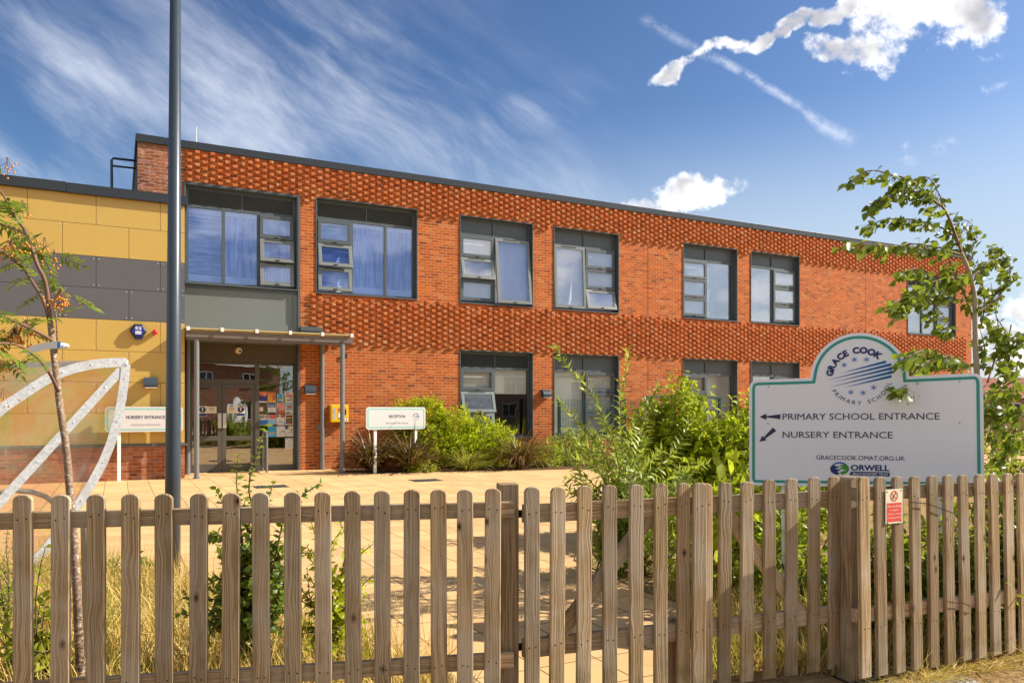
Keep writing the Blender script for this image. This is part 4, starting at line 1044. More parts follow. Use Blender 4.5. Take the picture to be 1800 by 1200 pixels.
# roof items
b = MB(); b.tube([(0, 0, 0), (0, 0, 1.1)], [0.02, 0.008], 6); b.build('aerial_rod', M_white, None, fw(-3.6, -1.5, 7.55), TH, label='thin white aerial rod standing on the brick building roof', category='aerial')
o = empty('roof_handrail', fw(-5.5, -0.9, 6.14), TH, label='grey tubular handrail on wing roof against the tall brick side wall', category='handrail')
b = MB(); b.tube([(0, 0, 0), (0, 0, 1.22), (0.03, 0, 1.26), (0.52, 0.1, 1.30)], 0.03, 8); b.tube([(0, 0, 1.08), (0.52, 0.1, 1.12)], 0.025, 8); b.build('rail', M_pole, o)
b = MB(); b.tube([(0, 0.9, 0), (0, 0.9, 1.22)], 0.03, 8); b.build('rail', M_pole, o)

# ------------------------------------------------------------------ free-standing signs
def small_sign(lab, title, tx0, tx1, p0, p1, w, logo_u, name_z, url):
    """p0: left post foot, p1: right post foot on the ground; panel starts ov left of the first post"""
    p0 = Vector(p0); p1 = Vector(p1); d = (p1 - p0); rz = math.atan2(d.y, d.x)
    o = empty('entrance_sign', p0, rz, label=lab, category='sign')
    L = d.length
    ov = (w - L) / 2; x0, x1, z0, z1 = -ov, L + ov, 1.035, 1.565
    for xx in (0, L):
        b = MB(); b.cbox(xx - 0.035, xx + 0.035, 0.0, 0.06, 0, 1.56, 0.008); b.build('post', M_white, o)
    b = MB(); b.prism(roundrect(x0, x1, z0, z1, 0.07), -0.03, -0.002); b.build('panel', M_white_small, o)
    b = MB(); ou = roundrect(x0 + .035, x1 - .035, z0 + .035, z1 - .035, 0.045); inn = roundrect(x0 + .062, x1 - .062, z0 + .062, z1 - .062, 0.025)
    b.band(ou, inn, -0.0315); b.build('border', M_teal_l, o)
    b = MB(); put_text(b, title, x0 + tx0 * w, x0 + tx1 * w, z0 + 0.275, 0.068, -0.0315, 0, 0.02); b.build('lettering', M_ink, o); b = MB(); put_text(b, 'GRACECOOK.OMAT.ORG.UK', x0 + url[0] * w, x0 + url[1] * w, z0 + 0.13, 0.034, -0.0315, 0)
    b.build('lettering', simple('grey_print', (0.18, 0.18, 0.22), 0.5), o)
    emblem(o, x0 + logo_u * w, z0 + 0.29, 0.085, 0.085, -0.0315)
q0, q1 = ground(660, 832), ground(731, 828.5)
small_sign('white reception sign with pale green border on two posts, brown flax behind', 'RECEPTION', 0.375, 0.645, q0, q1, 1.55, 0.835, 0, (0.32, 0.70))
q0 = ground(209, 846); q1 = q0 + FD * 0.98
small_sign('white nursery entrance sign with pale green border in front of gold wall', 'NURSERY ENTRANCE', 0.262, 0.76, q0, q1, 1.50, 0.885, 0, (0.325, 0.70))

# big entrance board behind the fence
PL = Vector((420 / F * 5.75, 5.75, 0)); PR = Vector((828 / F * 5.2, 5.2, 0)); SD = (PR - PL).normalized(); SN = Vector((SD.y, -SD.x, 0))
def sgn(x, y):
    r = ray(x, y); t = PL.dot(SN) / (r.x * SN.x + r.y * SN.y); p = r * t
    return ((p - PL).dot(SD), CH + p.z)
ZA = lambda X, Y: sgn(1300 + X / 3.913, 570 + Y / 3.913)
ZB = lambda X, Y: sgn(1420 + X / 7.5, 570 + Y / 7.5)
bs = empty('school_sign', PL, math.atan2(SD.y, SD.x), label='large white school sign with round top and green border behind picket fence', category='sign')
def arcpts(X0, Y0, X1, Y1, k, bx, by):
    return [((1 - t) ** 2 * X0 + 2 * t * (1 - t) * bx + t * t * X1, (1 - t) ** 2 * Y0 + 2 * t * (1 - t) * by + t * t * Y1) for t in np.linspace(0, 1, k)]
out_px = arcpts(66, 1050, 120, 1106, 6, 66, 1106) + arcpts(1630, 1128, 1684, 1070, 6, 1684, 1128) + arcpts(1676, 410, 1610, 335, 7, 1674, 337)
out_px += [(1168, 356)] + [(828 + 342 * math.cos(a), 380 - 322 * math.sin(a)) for a in np.linspace(0.20, math.pi - 0.12, 26)] + [(484, 368)]
out_px += arcpts(130, 380, 66, 445, 7, 68, 382)
outl = [ZA(*p) for p in out_px]
b = MB(); b.prism(outl, 0.0, 0.025); b.build('panel', M_white_sign, bs)
kk = 0.95 * (ZA(200, 500)[0] - ZA(100, 500)[0]) / 100
b = MB(); b.band(offset_poly(outl, 22 * kk), offset_poly(outl, 42 * kk), -0.002); b.build('border', M_teal, bs)
cx, cz = ZB(680, 690); rx = ZB(1090, 690)[0] - cx; rz_ = ZB(680, 335)[1] - cz
emblem(bs, cx, cz, rx, rz_, -0.003)
def zt(txt, X0, X1, Yb, cap, bold=0.0, m=0, Yr=None, b=None):
    own = b is None; b = b or MB()
    p, q = ZA(X0, Yb), ZA(X1, Yr or Yb); sl = (q[1] - p[1]) / (q[0] - p[0])
    put_text(b, txt, p[0], q[0], p[1], abs(ZA(X0, Yb - cap)[1] - p[1]), -0.003 - 0.0015 * m, m, bold, sl)
    if own: b.build('lettering', M_ink, bs)
zt('PRIMARY SCHOOL ENTRANCE', 296, 1376, 655, 42, Yr=653); zt('NURSERY ENTRANCE', 296, 1053, 778, 42, Yr=782); zt('GRACECOOK.OMAT.ORG.UK', 527, 1137, 928, 29, Yr=936)
for pair in (([(137, 635), (184, 655), (184, 613)], [(184, 638), (281, 651), (281, 617), (184, 630)]), ([(137, 806), (187, 794), (155, 765)], [(174, 786), (253, 731), (229, 708), (166, 776)])):
    b = MB()
    for tri in pair: b.sheet([ZA(*p) for p in tri], -0.003)
    b.build('arrow', M_ink, bs)
b = MB()
zt('ORWELL', 765, 1030, 1003, 40, 0.03, 0, 1008, b)
b.sheet([ZA(755, 1034), ZA(1032, 1044), ZA(1032, 1016), ZA(766, 1010)], -0.003, 0)
zt('MULTI ACADEMY TRUST', 778, 1024, 1031, 14, 0.01, 1, 1037, b)
ell = lambda cx_, cy_, rx_, ry_, a0, a1, n=12: [ZA(cx_ + rx_ * math.cos(a), cy_ - ry_ * math.sin(a)) for a in np.linspace(a0, a1, n)]
b.sheet(ell(688, 992, 65, 42, 2.3, 4.5) + [ZA(690, 1022), ZA(668, 1012), ZA(700, 1000), ZA(655, 990), ZA(690, 980), ZA(648, 968)], -0.003, 0)
b.sheet([ZA(700, 1032)] + ell(688, 992, 65, 42, -1.2, 0.85) + [ZA(680, 968), ZA(712, 978), ZA(680, 988), ZA(735, 1002), ZA(690, 1014)], -0.003, 2)
b.sheet(ell(688, 985, 58, 40, 0.6, 2.54) + ell(688, 992, 58, 36, 2.54, 0.6), -0.003, 3)
b.build('trust_logo', [M_navy, M_white, M_green, M_blue], bs)
for px in (1383, 1652):
    u = sgn(px, 800)[0]; p = MB(); p.cbox(u - 0.04, u + 0.04, 0.026, 0.10, 0, sgn(px, 668)[1] - 0.02, 0.008); p.build('post', M_white, bs)
f_ = MB()
for X, Y in ((200, 428), (1512, 395), (196, 682), (1512, 678), (197, 1058)): q = ZA(X, Y); f_.disc(q[0], q[1], 0.007, -0.0035, 0, n=8)
f_.build('fixing_caps', simple('beige_cap', (0.55, 0.5, 0.42), 0.5), bs)

# ------------------------------------------------------------------ lamp post
lp = ground(303, 1010)
o = empty('lamp_post', lp, 0, label='tall tapering blue-grey steel lamp post in dry grass bed', category='lamp post')
b = MB(); b.tube([(0, 0, -0.05), (0.005, 0, 1.0), (0.04, 0, 7.5)], [0.069, 0.066, 0.036], 28); b.build('column', M_pole, o, smooth=True)
b = MB(); b.cbox(-0.06, 0.14, -0.75, 0.1, 7.5, 7.6, 0.03); b.build('lantern', M_frame, o)

# ------------------------------------------------------------------ drain covers
def drain(px, py, w, d, lab):
    p = ground(px, py); b = MB()
    b.box(-w / 2, w / 2, -d / 2, d / 2, 0.0, 0.005, 0)
    for i in range(9):
        for j in range(5): b.cbox(-w / 2 + (i + .2) * w / 9, -w / 2 + (i + .8) * w / 9, -d / 2 + (j + .2) * d / 5, -d / 2 + (j + .8) * d / 5, 0.005, 0.009, 0.0015, 1)
    b.build('drain_cover', [M_dark, M_frame], None, p, TH, label=lab, category='drain cover')
drain(748, 844, 0.62, 0.5, 'dark studded drain cover in paving before the reception sign')
drain(476, 855, 0.62, 0.5, 'dark studded drain cover in paving before the entrance doors')
b = MB(); b.cbox(-.35, .35, -.18, .18, 0, 0.01, 0.003)
for i in range(14): b.box(-.33 + i * .05, -.33 + i * .05 + .02, -.16, .16, 0.0101, 0.014, 0)
b.build('channel_grate', M_steel, None, ground(1590, 1196, 0.0), R(20), label='grey slotted grate at the foot of the gate post', category='drain grate')

# ------------------------------------------------------------------ picket fence and gate
PICK = {}
def picket_mesh(h, w=0.075, d=0.021, nails=(0.30, 0.98)):
    """rounded-top paling standing on z=0, face towards -y, with nail heads"""
    b = MB(); r = w / 2
    n = 9
    top = [(r * math.cos(a), h - r * 0.72 + r * 0.72 * math.sin(a)) for a in np.linspace(0.12, math.pi - 0.12, n)]
    out = [(-r, 0), (r, 0)] + top
    k = 0.0035; ins = offset_poly(out, k); m = len(out)
    vs = [(x, d, z) for x, z in out] + [(x, k, z) for x, z in out] + [(x, 0, z) for x, z in ins]
    fs = [tuple(range(m - 1, -1, -1)), tuple(range(2 * m, 3 * m))]
    for a in (0, m): fs += [(a + i, a + (i + 1) % m, a + m + (i + 1) % m, a + m + i)[::-1] for i in range(m)]
    b.add(vs, fs, 0)
    for z in nails:
        for x in (-0.016 + random.uniform(-.004, .004), 0.016 + random.uniform(-.004, .004)):
            b.disc(x, z + random.uniform(-.012, .012), 0.0038, -0.0006, 1, n=7)
    return b
def new_picket(parent, x, h, z0, lean, y, w=0.075, twist=0.0, nails=(0.30, 0.98)):
    o = picket_mesh(h, w, nails=nails).build('picket', [M_wood, M_nail], parent)
    o.location = (x, y, z0); o.rotation_euler = (0, lean, twist)
    return o
class Line:
    def __init__(s, a, b):
        s.a = Vector((*a, 0)); s.d = (Vector((*b, 0)) - s.a).normalized(); s.n = Vector((s.d.y, -s.d.x, 0)); s.rz = math.atan2(s.d.y, s.d.x)
    def at(s, px, py=720):
        r = ray(px, py); t = s.a.dot(s.n) / (r.x * s.n.x + r.y * s.n.y); p = r * t
        return (p - s.a).dot(s.d), CH + p.z
def rail(parent, u0, u1, zc0, zc1, h, y0, y1):
    b = MB(); L = u1 - u0; b.cbox(-h / 2, h / 2, y0, y1, 0, L, 0.003)
    o = b.build('rail', M_wood, parent)
    # the rail's grain runs along its own z axis
    o.rotation_euler = (0, math.pi / 2 - math.atan2(zc1 - zc0, L), 0); o.location = (u0, 0, zc0)
    return o
def fence_post(parent, u, y0, w, h, z0=0.0):
    b = MB(); b.cbox(-w / 2, w / 2, 0, w, 0, h, 0.005); o = b.build('post', M_wood, parent); o.location = (u, y0, z0); return o
LL = Line((-2.04, 3.27), (-0.093, 3.62))
fl = empty('picket_fence', LL.a, LL.rz, label='long timber picket fence left of the gate with dry grass behind', category='fence')
left = [(-325, 874), (-243, 873), (-167, 872), (-95, 871.5), (-28, 870.5), (39, 869), (104, 869), (167, 868.5), (228.6, 867.6), (288.6, 867.6), (347, 867), (404, 866), (460, 865.5), (515, 864.6), (569, 864), (621.6, 862.5), (673, 862), (723.6, 860.4), (772.5, 860), (818, 860), (865.5, 858)]
for px, py in left:
    u, z = LL.at(px, py); new_picket(fl, u, z - 0.055, 0.055, random.uniform(-.006, .006), random.uniform(-.001, .001), nails=(0.262, 0.985))
ua, ub = LL.at(-360)[0], LL.at(905)[0]
rail(fl, ua, ub, (LL.at(40, 898)[1] + LL.at(40, 926)[1]) / 2 - 0.01, 1.028, 0.072, 0.023, 0.06)
rail(fl, ua, ub, 0.30, 0.315, 0.072, 0.023, 0.06)
up, zp = LL.at(899, 853); fence_post(fl, up, 0.062, 0.095, zp)
up = LL.at(-60)[0]; fence_post(fl, up, 0.062, 0.095, 1.1)

LG = Line((0.05, 3.66), (1.66, 4.245))
def leaf(lab, pick, r_top, r_bot, brace, ends):
    u0, u1 = LG.at(ends[0])[0], LG.at(ends[1])[0]
    o = empty('picket_gate', LG.a, LG.rz, label=lab, category='gate', group='timber picket gate leaves')
    for px, py in pick:
        u, z = LG.at(px, py); new_picket(o, u, z - 0.06, 0.06, random.uniform(-.004, .008), random.uniform(-.001, .001), nails=(0.31, 0.955))
    rail(o, u0, u1, r_top, r_top, 0.088, 0.023, 0.063); rail(o, u0, u1, r_bot, r_bot, 0.088, 0.023, 0.063)
    (xa, ya), (xb, yb) = brace
    pa, pb = LG.at(xa, ya), LG.at(xb, yb)
    a = Vector((pa[0], 0, pa[1])); c = Vector((pb[0], 0, pb[1])); L = (c - a).length
    b = MB(); b.cbox(-0.037, 0.037, 0.0245, 0.058, 0, L, 0.003); k = b.build('brace', M_wood, o)
    k.location = a; k.rotation_euler = (0, math.atan2(c.x - a.x, c.z - a.z), 0)
    return o
g1 = leaf('left leaf of timber picket gate with brace rising to the right', [(937, 855.5), (980, 855.6), (1027, 853), (1074, 852), (1120, 851), (1163, 849.4), (1203, 848.5)], 1.003, 0.358, ((972, 1138), (1152, 905)), (925, 1244))
u, z = LG.at(1225, 847.5); new_picket(g1, u, z - 0.03, 0.03, 0.006, -0.024, 0.08, nails=(0.33, 0.97))
g2 = leaf('right leaf of timber picket gate with brace falling to the right', [(1243, 849), (1275, 847.6), (1315, 846), (1355, 842), (1393, 840.6), (1432.6, 838)], 1.003, 0.358, ((1284, 903), (1421, 1085)), (1246, 1470))
b = MB(); b.cbox(-.045, .045, 0.0, .05, 0, 0.42, .005); q = b.build('drop_bolt_block', M_wood, g1); q.location = (LG.at(1192)[0], 0.064, -0.0)
for zz in (1.0, 0.36): b = MB(); b.box(LG.at(905)[0], LG.at(985)[0], 0.0635, 0.0675, zz - 0.018, zz + 0.018); b.build('hinge_strap', M_nail, g1)
LR = Line((1.90, 4.14), (3.0, 4.65))
fr_ = empty('picket_fence', LR.a, LR.rz, label='timber picket fence right of the gate carrying a no smoking notice', category='fence')
right = [(1522, 838, 1190), (1551, 837.4, 1186), (1582, 836.5, 1181), (1613, 836.3, 1175), (1642.6, 835, 1171), (1671.7, 834, 1166), (1699.6, 833.6, 1159), (1726.5, 832.7, 1155), (1752.8, 832, 1150), (1778, 831, 1146), (1802, 830.5, 1141), (1825, 830, 1136), (1848, 829, 1132), (1871, 828, 1128), (1893, 827, 1124), (1915, 826, 1120)]
for px, py, pb in right:
    u, z = LR.at(px, py); zb = LR.at(px + 8, pb)[1]; ln = -0.012 - 0.00006 * (px - 1500)
    new_picket(fr_, u + 0.01, z - zb, zb, ln + random.uniform(-.006, .006), random.uniform(-.001, .001), nails=(0.27, 0.965))
ua, ub = LR.at(1512)[0], LR.at(1930)[0]
rail(fr_, ua, ub, LR.at(1530, 868)[1], LR.at(1800, 860)[1], 0.075, 0.023, 0.062)
rail(fr_, ua, ub, LR.at(1530, 1082)[1], LR.at(1800, 1052)[1], 0.075, 0.023, 0.062)
fence_post(fr_, LR.at(1846)[0], 0.063, 0.09, 1.13)
gp = ground(1497, 1194)
gpo = empty('gate_post', gp, R(21), label='thick round-topped timber gate post right of the picket gate', category='gate post')
b = MB(); hh = CH - 116.5 / F * gp.y
pr = [(-.052, 0), (.052, 0)] + [(.052 * math.cos(a), hh - .028 + .028 * math.sin(a)) for a in np.linspace(0.1, math.pi - .1, 9)]
b.prism(pr, -0.05, 0.05); b.build('post', M_wood, gpo)
u = -0.088; sp_ = new_picket(gpo, u, hh - 0.06, 0.06, 0, 0.028, nails=(0.31, 0.955))
b = MB()
for zz in (0.93, 0.925, 0.34, 0.345): b.disc(random.uniform(-.03, .03), zz, 0.005, -0.0506, 0, n=7)
b.build('nail_heads', M_nail, gpo)

# no smoking notice nailed across two palings
NO = empty('no_smoking_notice', LR.a + LR.d * LR.at(1570)[0] + LR.n * 0.004 + Vector((0, 0, LR.at(1570, 919)[1])), LR.rz, label='small cream and red no smoking notice nailed to two fence pickets', category='notice')
hN = LR.at(1570, 859)[1] - LR.at(1570, 919)[1]; wN = (LR.at(1585)[0] - LR.at(1555.5)[0])
b = MB(); b.box(-wN / 2, wN / 2, -0.002, 0.0, 0, hN); b.build('board', M_cream, NO)
b = MB(); b.sheet([(-wN * .44, hN * .05), (wN * .44, hN * .05), (wN * .44, hN * .60), (-wN * .44, hN * .60)], -0.0026); b.build('red_panel', M_redp, NO)
b = MB(); b.ringxz(0, hN * .80, wN * .225, wN * .175, -0.003, 0); c_, s_ = math.cos(R(-45)), math.sin(R(-45))
L_, w_ = wN * .2, wN * .022
b.sheet([(c_ * x - s_ * z, hN * .8 + s_ * x + c_ * z) for x, z in ((-L_, -w_), (L_, -w_), (L_, w_), (-L_, w_))], -0.0036, 0)
c_, s_ = math.cos(R(55)), math.sin(R(55)); L_, w_ = wN * .16, wN * .025
b.sheet([(c_ * x - s_ * z, hN * .8 + s_ * x + c_ * z) for x, z in ((-L_, -w_), (L_, -w_), (L_, w_), (-L_, w_))], -0.003, 1)
b.sheet([(-wN * .12, hN * .76), (-wN * .08, hN * .76), (-wN * .1, hN * .86)], -0.003, 2); b.build('symbol', [M_redp, M_dark, M_steel], NO)
b = MB(); put_text(b, 'No smoking', -wN * .40, wN * .40, hN * .475, hN * .062, -0.0032, 0, .01)
for i, (tx, hw) in enumerate((('It is against', .26), ('the law to smoke', .38), ('in these premises', .41))): put_text(b, tx, -wN * hw, wN * hw, hN * (.37 - .11 * i), hN * .045, -0.0032, 0, .01)
b.build('lettering', M_cream, NO)
b = MB()
for x, z in ((-.42, .93), (.42, .95), (-.40, .025), (.40, .06)): b.disc(wN * x, hN * z, 0.004, -0.0036, 0, n=8)
b.build('nail_heads', M_nail, NO)
b = MB(); pts = [LR.a + LR.d * LR.at(x)[0] + LR.n * 0.012 + Vector((0, 0, LR.at(x, y)[1])) for x, y in ((1598, 882), (1612, 883), (1626, 884), (1650, 893), (1675, 902))]
b.tube(pts, 0.0022, 5); b.build('wire_end', M_nail, None, label='dark loose wire end twisted round upper fence rail beside the notice', category='wire')
b = MB(); pts = [LR.a + LR.d * LR.at(x)[0] + LR.n * 0.012 + Vector((0, 0, LR.at(x, y)[1])) for x, y in ((1662, 1056), (1675, 1058), (1688, 1058), (1710, 1067))]
b.tube(pts, 0.0022, 5); b.build('wire_end', M_nail, None, label='dark loose wire end twisted round lower fence rail', category='wire')

# ------------------------------------------------------------------ curved cycle shelter
TIP = Vector(((222 - 900) / F * 7.5, 7.5, 0)); SU = Vector((-0.86, -0.51, 0)).normalized(); SNn = Vector((-SU.y, SU.x, 0))
if SNn.y > 0: SNn = -SNn
def shp(x, y):
    r = ray(x, y); t = TIP.dot(SNn) / (r.x * SNn.x + r.y * SNn.y); p = r * t
    return Vector((p.x, p.y, CH + p.z))
BK = Vector((-1.55, 0.52, 0)).normalized() * 3.2 + Vector((0, 0, 0))      # long axis, away to the left
ss = empty('cycle_shelter', (TIP.x, TIP.y, 0), 0, label='galvanised cycle shelter with curved clear plastic sides', category='cycle shelter')
def loc_(p): return p - Vector((TIP.x, TIP.y, 0))
top = [(222, 637), (205, 637), (185, 638), (160, 641), (135, 646), (110, 654), (85, 665), (60, 680), (35, 697), (10, 713), (-20, 738), (-55, 772), (-90, 815), (-115, 860), (-135, 915)]
side = [(221, 640), (219, 665), (214, 700), (206, 740), (195, 778), (181, 812), (163, 846), (143, 878), (118, 915), (88, 955), (55, 992)]
def flatbar(b, pts, w, th, nrm):
    """flat steel bar following pts; w across in the panel plane, th along nrm"""
    n = len(pts); vs = []
    for i in range(n):
        t = (pts[min(i + 1, n - 1)] - pts[max(i - 1, 0)]).normalized(); s_ = t.cross(nrm).normalized()
        for a_, c_ in ((-w / 2, -th / 2), (w / 2, -th / 2), (w / 2, th / 2), (-w / 2, th / 2)): vs.append(pts[i] + s_ * a_ + nrm * c_)
    fs = [(0, 1, 2, 3), tuple((n - 1) * 4 + k for k in (3, 2, 1, 0))]
    for i in range(n - 1):
        for k in range(4): fs.append((i * 4 + k, i * 4 + (k + 1) % 4, (i + 1) * 4 + (k + 1) % 4, (i + 1) * 4 + k))
    b.add(vs, fs)
def frame(shift, nm):
    T = [loc_(shp(*p)) + shift for p in top]; S = [loc_(shp(*p)) + shift for p in side]
    b = MB(); flatbar(b, T, 0.088, 0.05, SNn); [b.sphere(T[i] + SNn * 0.026, 0.006, 0, 7, 5) for i in range(1, len(T), 2)]; b.build('top_rail', M_galv, ss)
    b = MB(); flatbar(b, S, 0.080, 0.05, SNn); [b.sphere(S[i] + SNn * 0.026, 0.006, 0, 7, 5) for i in range(1, len(S), 2)]; b.build('side_rail', M_galv, ss)
    b = MB(); dg = [loc_(shp(213, 650)) + shift, loc_(shp(-40, 926)) + shift]; flatbar(b, dg, 0.078, 0.04, SNn); [b.sphere(dg[0].lerp(dg[1], t) + SNn * 0.021, 0.006, 0, 7, 5) for t in (0.12, 0.35, 0.6, 0.85)]; b.build('diagonal_brace', M_galv, ss)
    return T, S
T, S = frame(Vector((0, 0, 0)), 'a')
b = MB(); pan = [p - SNn * 0.02 for p in (T[::-1][:-1] + S)]; b.add(pan, [tuple(range(len(pan)))]); 
pan2 = [p - SNn * 0.024 for p in (T[::-1][:-1] + S)]; b.add(pan2, [tuple(range(len(pan2) - 1, -1, -1))]); b.build('end_panel', M_poly, ss)
T2, S2 = frame(BK, 'b')
b = MB(); n = len(T)
for k, off in ((0, 0.03), (1, 0.034)):
    vs = [p + Vector((0, 0, off)) for p in T] + [p + Vector((0, 0, off)) for p in T2]
    b.add(vs, [(i, i + 1, n + i + 1, n + i) for i in range(n - 1)])
b.build('roof_sheet', M_poly, ss, smooth=True)
b = MB(); flatbar(b, [T[0], T2[0]], 0.05, 0.05, Vector((0, 0, 1))); b.build('eave_rail', M_galv, ss)
# cycle hoop inside
hp = ground(28, 1000); b = MB(); k = [Vector((-0.38, 0, 0))] + [Vector((-0.38 + 0.0, 0, 0.45))] + [Vector((0.38 * -math.cos(a), 0, 0.5 + 0.24 * math.sin(a))) for a in np.linspace(0.1, math.pi - .1, 9)] + [Vector((0.38, 0, 0.45)), Vector((0.38, 0, 0))]
b.tube(k, 0.025, 10); b.build('cycle_hoop', M_galv, None, hp, 0.2, label='galvanised steel cycle hoop low under the shelter', category='cycle stand')

# ------------------------------------------------------------------ dark green mesh fence in front of the school wall
def mesh_fence(name, p0, p1, h, lab, posts, dx=0.05, dz=0.2, m=M_meshg, r=0.004, base=0.05):
    p0 = Vector(p0); p1 = Vector(p1); d = p1 - p0; L = d.length
    o = empty(name, p0, math.atan2(d.y, d.x), label=lab, category='fence')
    b = MB(); n = int(L / dx)
    for i in range(n + 1): b.box(i * dx - r, i * dx + r, -r, r, base, h)
    z = base
    while z <= h: b.box(0, L, -r * 2.2, -r * 1.05, z - r, z + r); b.box(0, L, r * 1.05, r * 2.2, z - r, z + r); z += dz
    b.build('mesh_panel', m, o)
    for u, hh, w in posts:
        q = MB(); q.cbox(u - w, u + w, 0.008, 0.008 + 2 * w, 0, hh, 0.006); q.build('post', m, o)
    return o
mesh_fence('mesh_fence', fw(5.55, 1.0), fw(8.6, 1.0), 1.80, 'dark green welded mesh fence before ground floor window beside the wall', [(0.02, 1.84, 0.035), (2.2, 1.84, 0.06), (3.02, 1.9, 0.05)])
mesh_fence('mesh_gate', fw(8.72, 1.0), fw(11.4, 1.0), 1.85, 'dark green mesh gate with solid top bar behind the leafy shrubs', [(0.0, 1.9, 0.04), (2.66, 1.9, 0.04)])
b = MB(); b.cbox(8.68 - 8.72, 2.7, 0.0, 0.05, 1.86, 1.92, 0.004); b.build('top_bar', M_meshg, bpy.data.objects['mesh_gate'])

# ------------------------------------------------------------------ background on the right and the houses across the road
def house(name, loc, rz, w, d, eave, ridge, lab, wins, roofm, wallm, gable_front=False):
    o = empty(name, loc, rz, label=lab, category='house')
    b = MB(); b.box(-w / 2, w / 2, 0, d, 0, eave)
    b.add([(-w / 2, 0, eave), (-w / 2, d, eave), (-w / 2, d / 2, ridge - .05)], [(0, 1, 2)]); b.add([(w / 2, 0, eave), (w / 2, d, eave), (w / 2, d / 2, ridge - .05)], [(2, 1, 0)])
    b.build('wall', wallm, o)
    b = MB()
    for sgn_ in (0, 1):
        y0, y1 = (-0.4, d / 2) if sgn_ == 0 else (d + 0.4, d / 2)
        z0 = eave - 0.15
        b.add([(-w / 2 - .3, y0, z0), (w / 2 + .3, y0, z0), (w / 2 + .3, y1, ridge), (-w / 2 - .3, y1, ridge), (-w / 2 - .3, y0, z0 + .14), (w / 2 + .3, y0, z0 + .14), (w / 2 + .3, y1, ridge + .14), (-w / 2 - .3, y1, ridge + .14)],
              [(0, 1, 2, 3), (4, 5, 6, 7), (0, 1, 5, 4), (1, 2, 6, 5), (3, 0, 4, 7)])
    rf_ = b.build('roof', roofm, o)
    b = MB(); b.box(w * .2, w * .2 + .8, d / 2 - .35, d / 2 + .35, ridge - .5, ridge + 1.0); b.build('chimney', wallm, rf_)
    b = MB(); b.box(-w / 2 - .3, w / 2 + .3, -0.47, -0.41, eave - .2, eave + .02); b.build('fascia_board', M_white, o)
    for x, z, ww, wh in wins:
        f = MB(); f.box(x - ww / 2, x + ww / 2, -0.06, -0.002, z, z + .08); f.box(x - ww / 2, x + ww / 2, -0.06, -0.002, z + wh - .08, z + wh)
        for xx in (x - ww / 2, x - .04, x + ww / 2 - .08): f.box(xx, xx + .08, -0.06, -0.002, z + .08, z + wh - .08)
        fo = f.build('window', M_white, o); g = MB(); g.box(x - ww / 2 + .08, x + ww / 2 - .08, -0.03, -0.02, z + .08, z + wh - .08); g.build('pane', simple('dark_house_glass', (0.02, 0.025, 0.03), 0.1), fo)
    return o
def tiles(name, c):
    m, N, out = mat(name); co = obj_co(N); x, y, z = N.xyz(co)
    b = N.n('ShaderNodeTexBrick', offset=0.5); N.set(b.inputs['Vector'], N.comb(x, N.math('MULTIPLY', z, 1.6), 0))
    N.set(b.inputs['Color1'], tuple(.75 * k for k in c)); N.set(b.inputs['Color2'], tuple(1.2 * k for k in c)); N.set(b.inputs['Mortar'], tuple(.35 * k for k in c))
    b.inputs['Scale'].default_value = 1; b.inputs['Brick Width'].default_value = .3; b.inputs['Row Height'].default_value = .34; b.inputs['Mortar Size'].default_value = .03
    link(N, out, princ(N, b.outputs['Color'], .85)); return m
M_tiles = tiles('red_clay_tiles', (0.36, 0.105, 0.05)); M_hbrick = brick_mat('house_brick', (0.24, 0.09, 0.05), (0.32, 0.13, 0.07), (0.4, 0.3, 0.2), (0.16, 0.06, 0.04))
M_hpale = brick_mat('pale_house_brick', (0.40, 0.24, 0.16), (0.50, 0.32, 0.22), (0.5, 0.4, 0.3), (0.3, 0.17, 0.11))
p = atz(1770, 720, 78); house('red_roofed_house', (p.x + 4, p.y, 0), R(-6), 22, 8, 2.9, 4.75, 'red tiled low brick house beyond the mesh fence, seen past the school sign', [(-6.5, .9, 1.8, 1.3), (-3.2, .9, 1.5, 1.3), (1, .9, 1.8, 1.3), (6, .9, 1.8, 1.3)], M_tiles, M_hbrick)
house('brick_house', (-3, -15.0, 0), R(180 + 10), 16, 8, 5.0, 7.6, 'two storey brick house across the road, mirrored in the entrance glass', [(-5.5, 3.1, 1.3, 1.2), (-1.5, 3.1, 1.0, 1.2), (2.4, 3.1, 1.2, 1.2), (5.8, 3.1, 1.3, 1.2), (-5.2, .8, 2.0, 1.4), (3, .8, 2.0, 1.4)], M_tiles, M_hbrick)
house('brick_house', (15, -16.0, 0), R(180 - 4), 13, 8, 5.0, 7.6, 'brick house with red roof across the road, mirrored in the ground floor windows', [(-3.5, 3.1, 1.3, 1.2), (0.5, 3.1, 1.2, 1.2), (4, 3.1, 1.3, 1.2), (-3, .8, 2.0, 1.4), (3, .8, 2.0, 1.4)], M_tiles, M_hbrick)
house('brick_house', (44, 2.0, 0), R(-72), 17, 8, 5.0, 7.6, 'pale brick house along the road to the right, mirrored in the ground floor windows', [(-5.5, 3.1, 1.3, 1.2), (-1.5, 3.1, 1.0, 1.2), (2.4, 3.1, 1.2, 1.2), (5.8, 3.1, 1.3, 1.2), (-5.2, .8, 2.0, 1.4), (3, .8, 2.0, 1.4)], M_tiles, M_hpale)
house('brick_house', (47, -17.0, 0), R(-84), 17, 8, 5.0, 7.6, 'second pale brick house along the road to the right, farther from the school', [(-5.5, 3.1, 1.3, 1.2), (-1.5, 3.1, 1.0, 1.2), (2.4, 3.1, 1.2, 1.2), (5.8, 3.1, 1.3, 1.2), (-5.2, .8, 2.0, 1.4), (3, .8, 2.0, 1.4)], M_tiles, M_hpale)
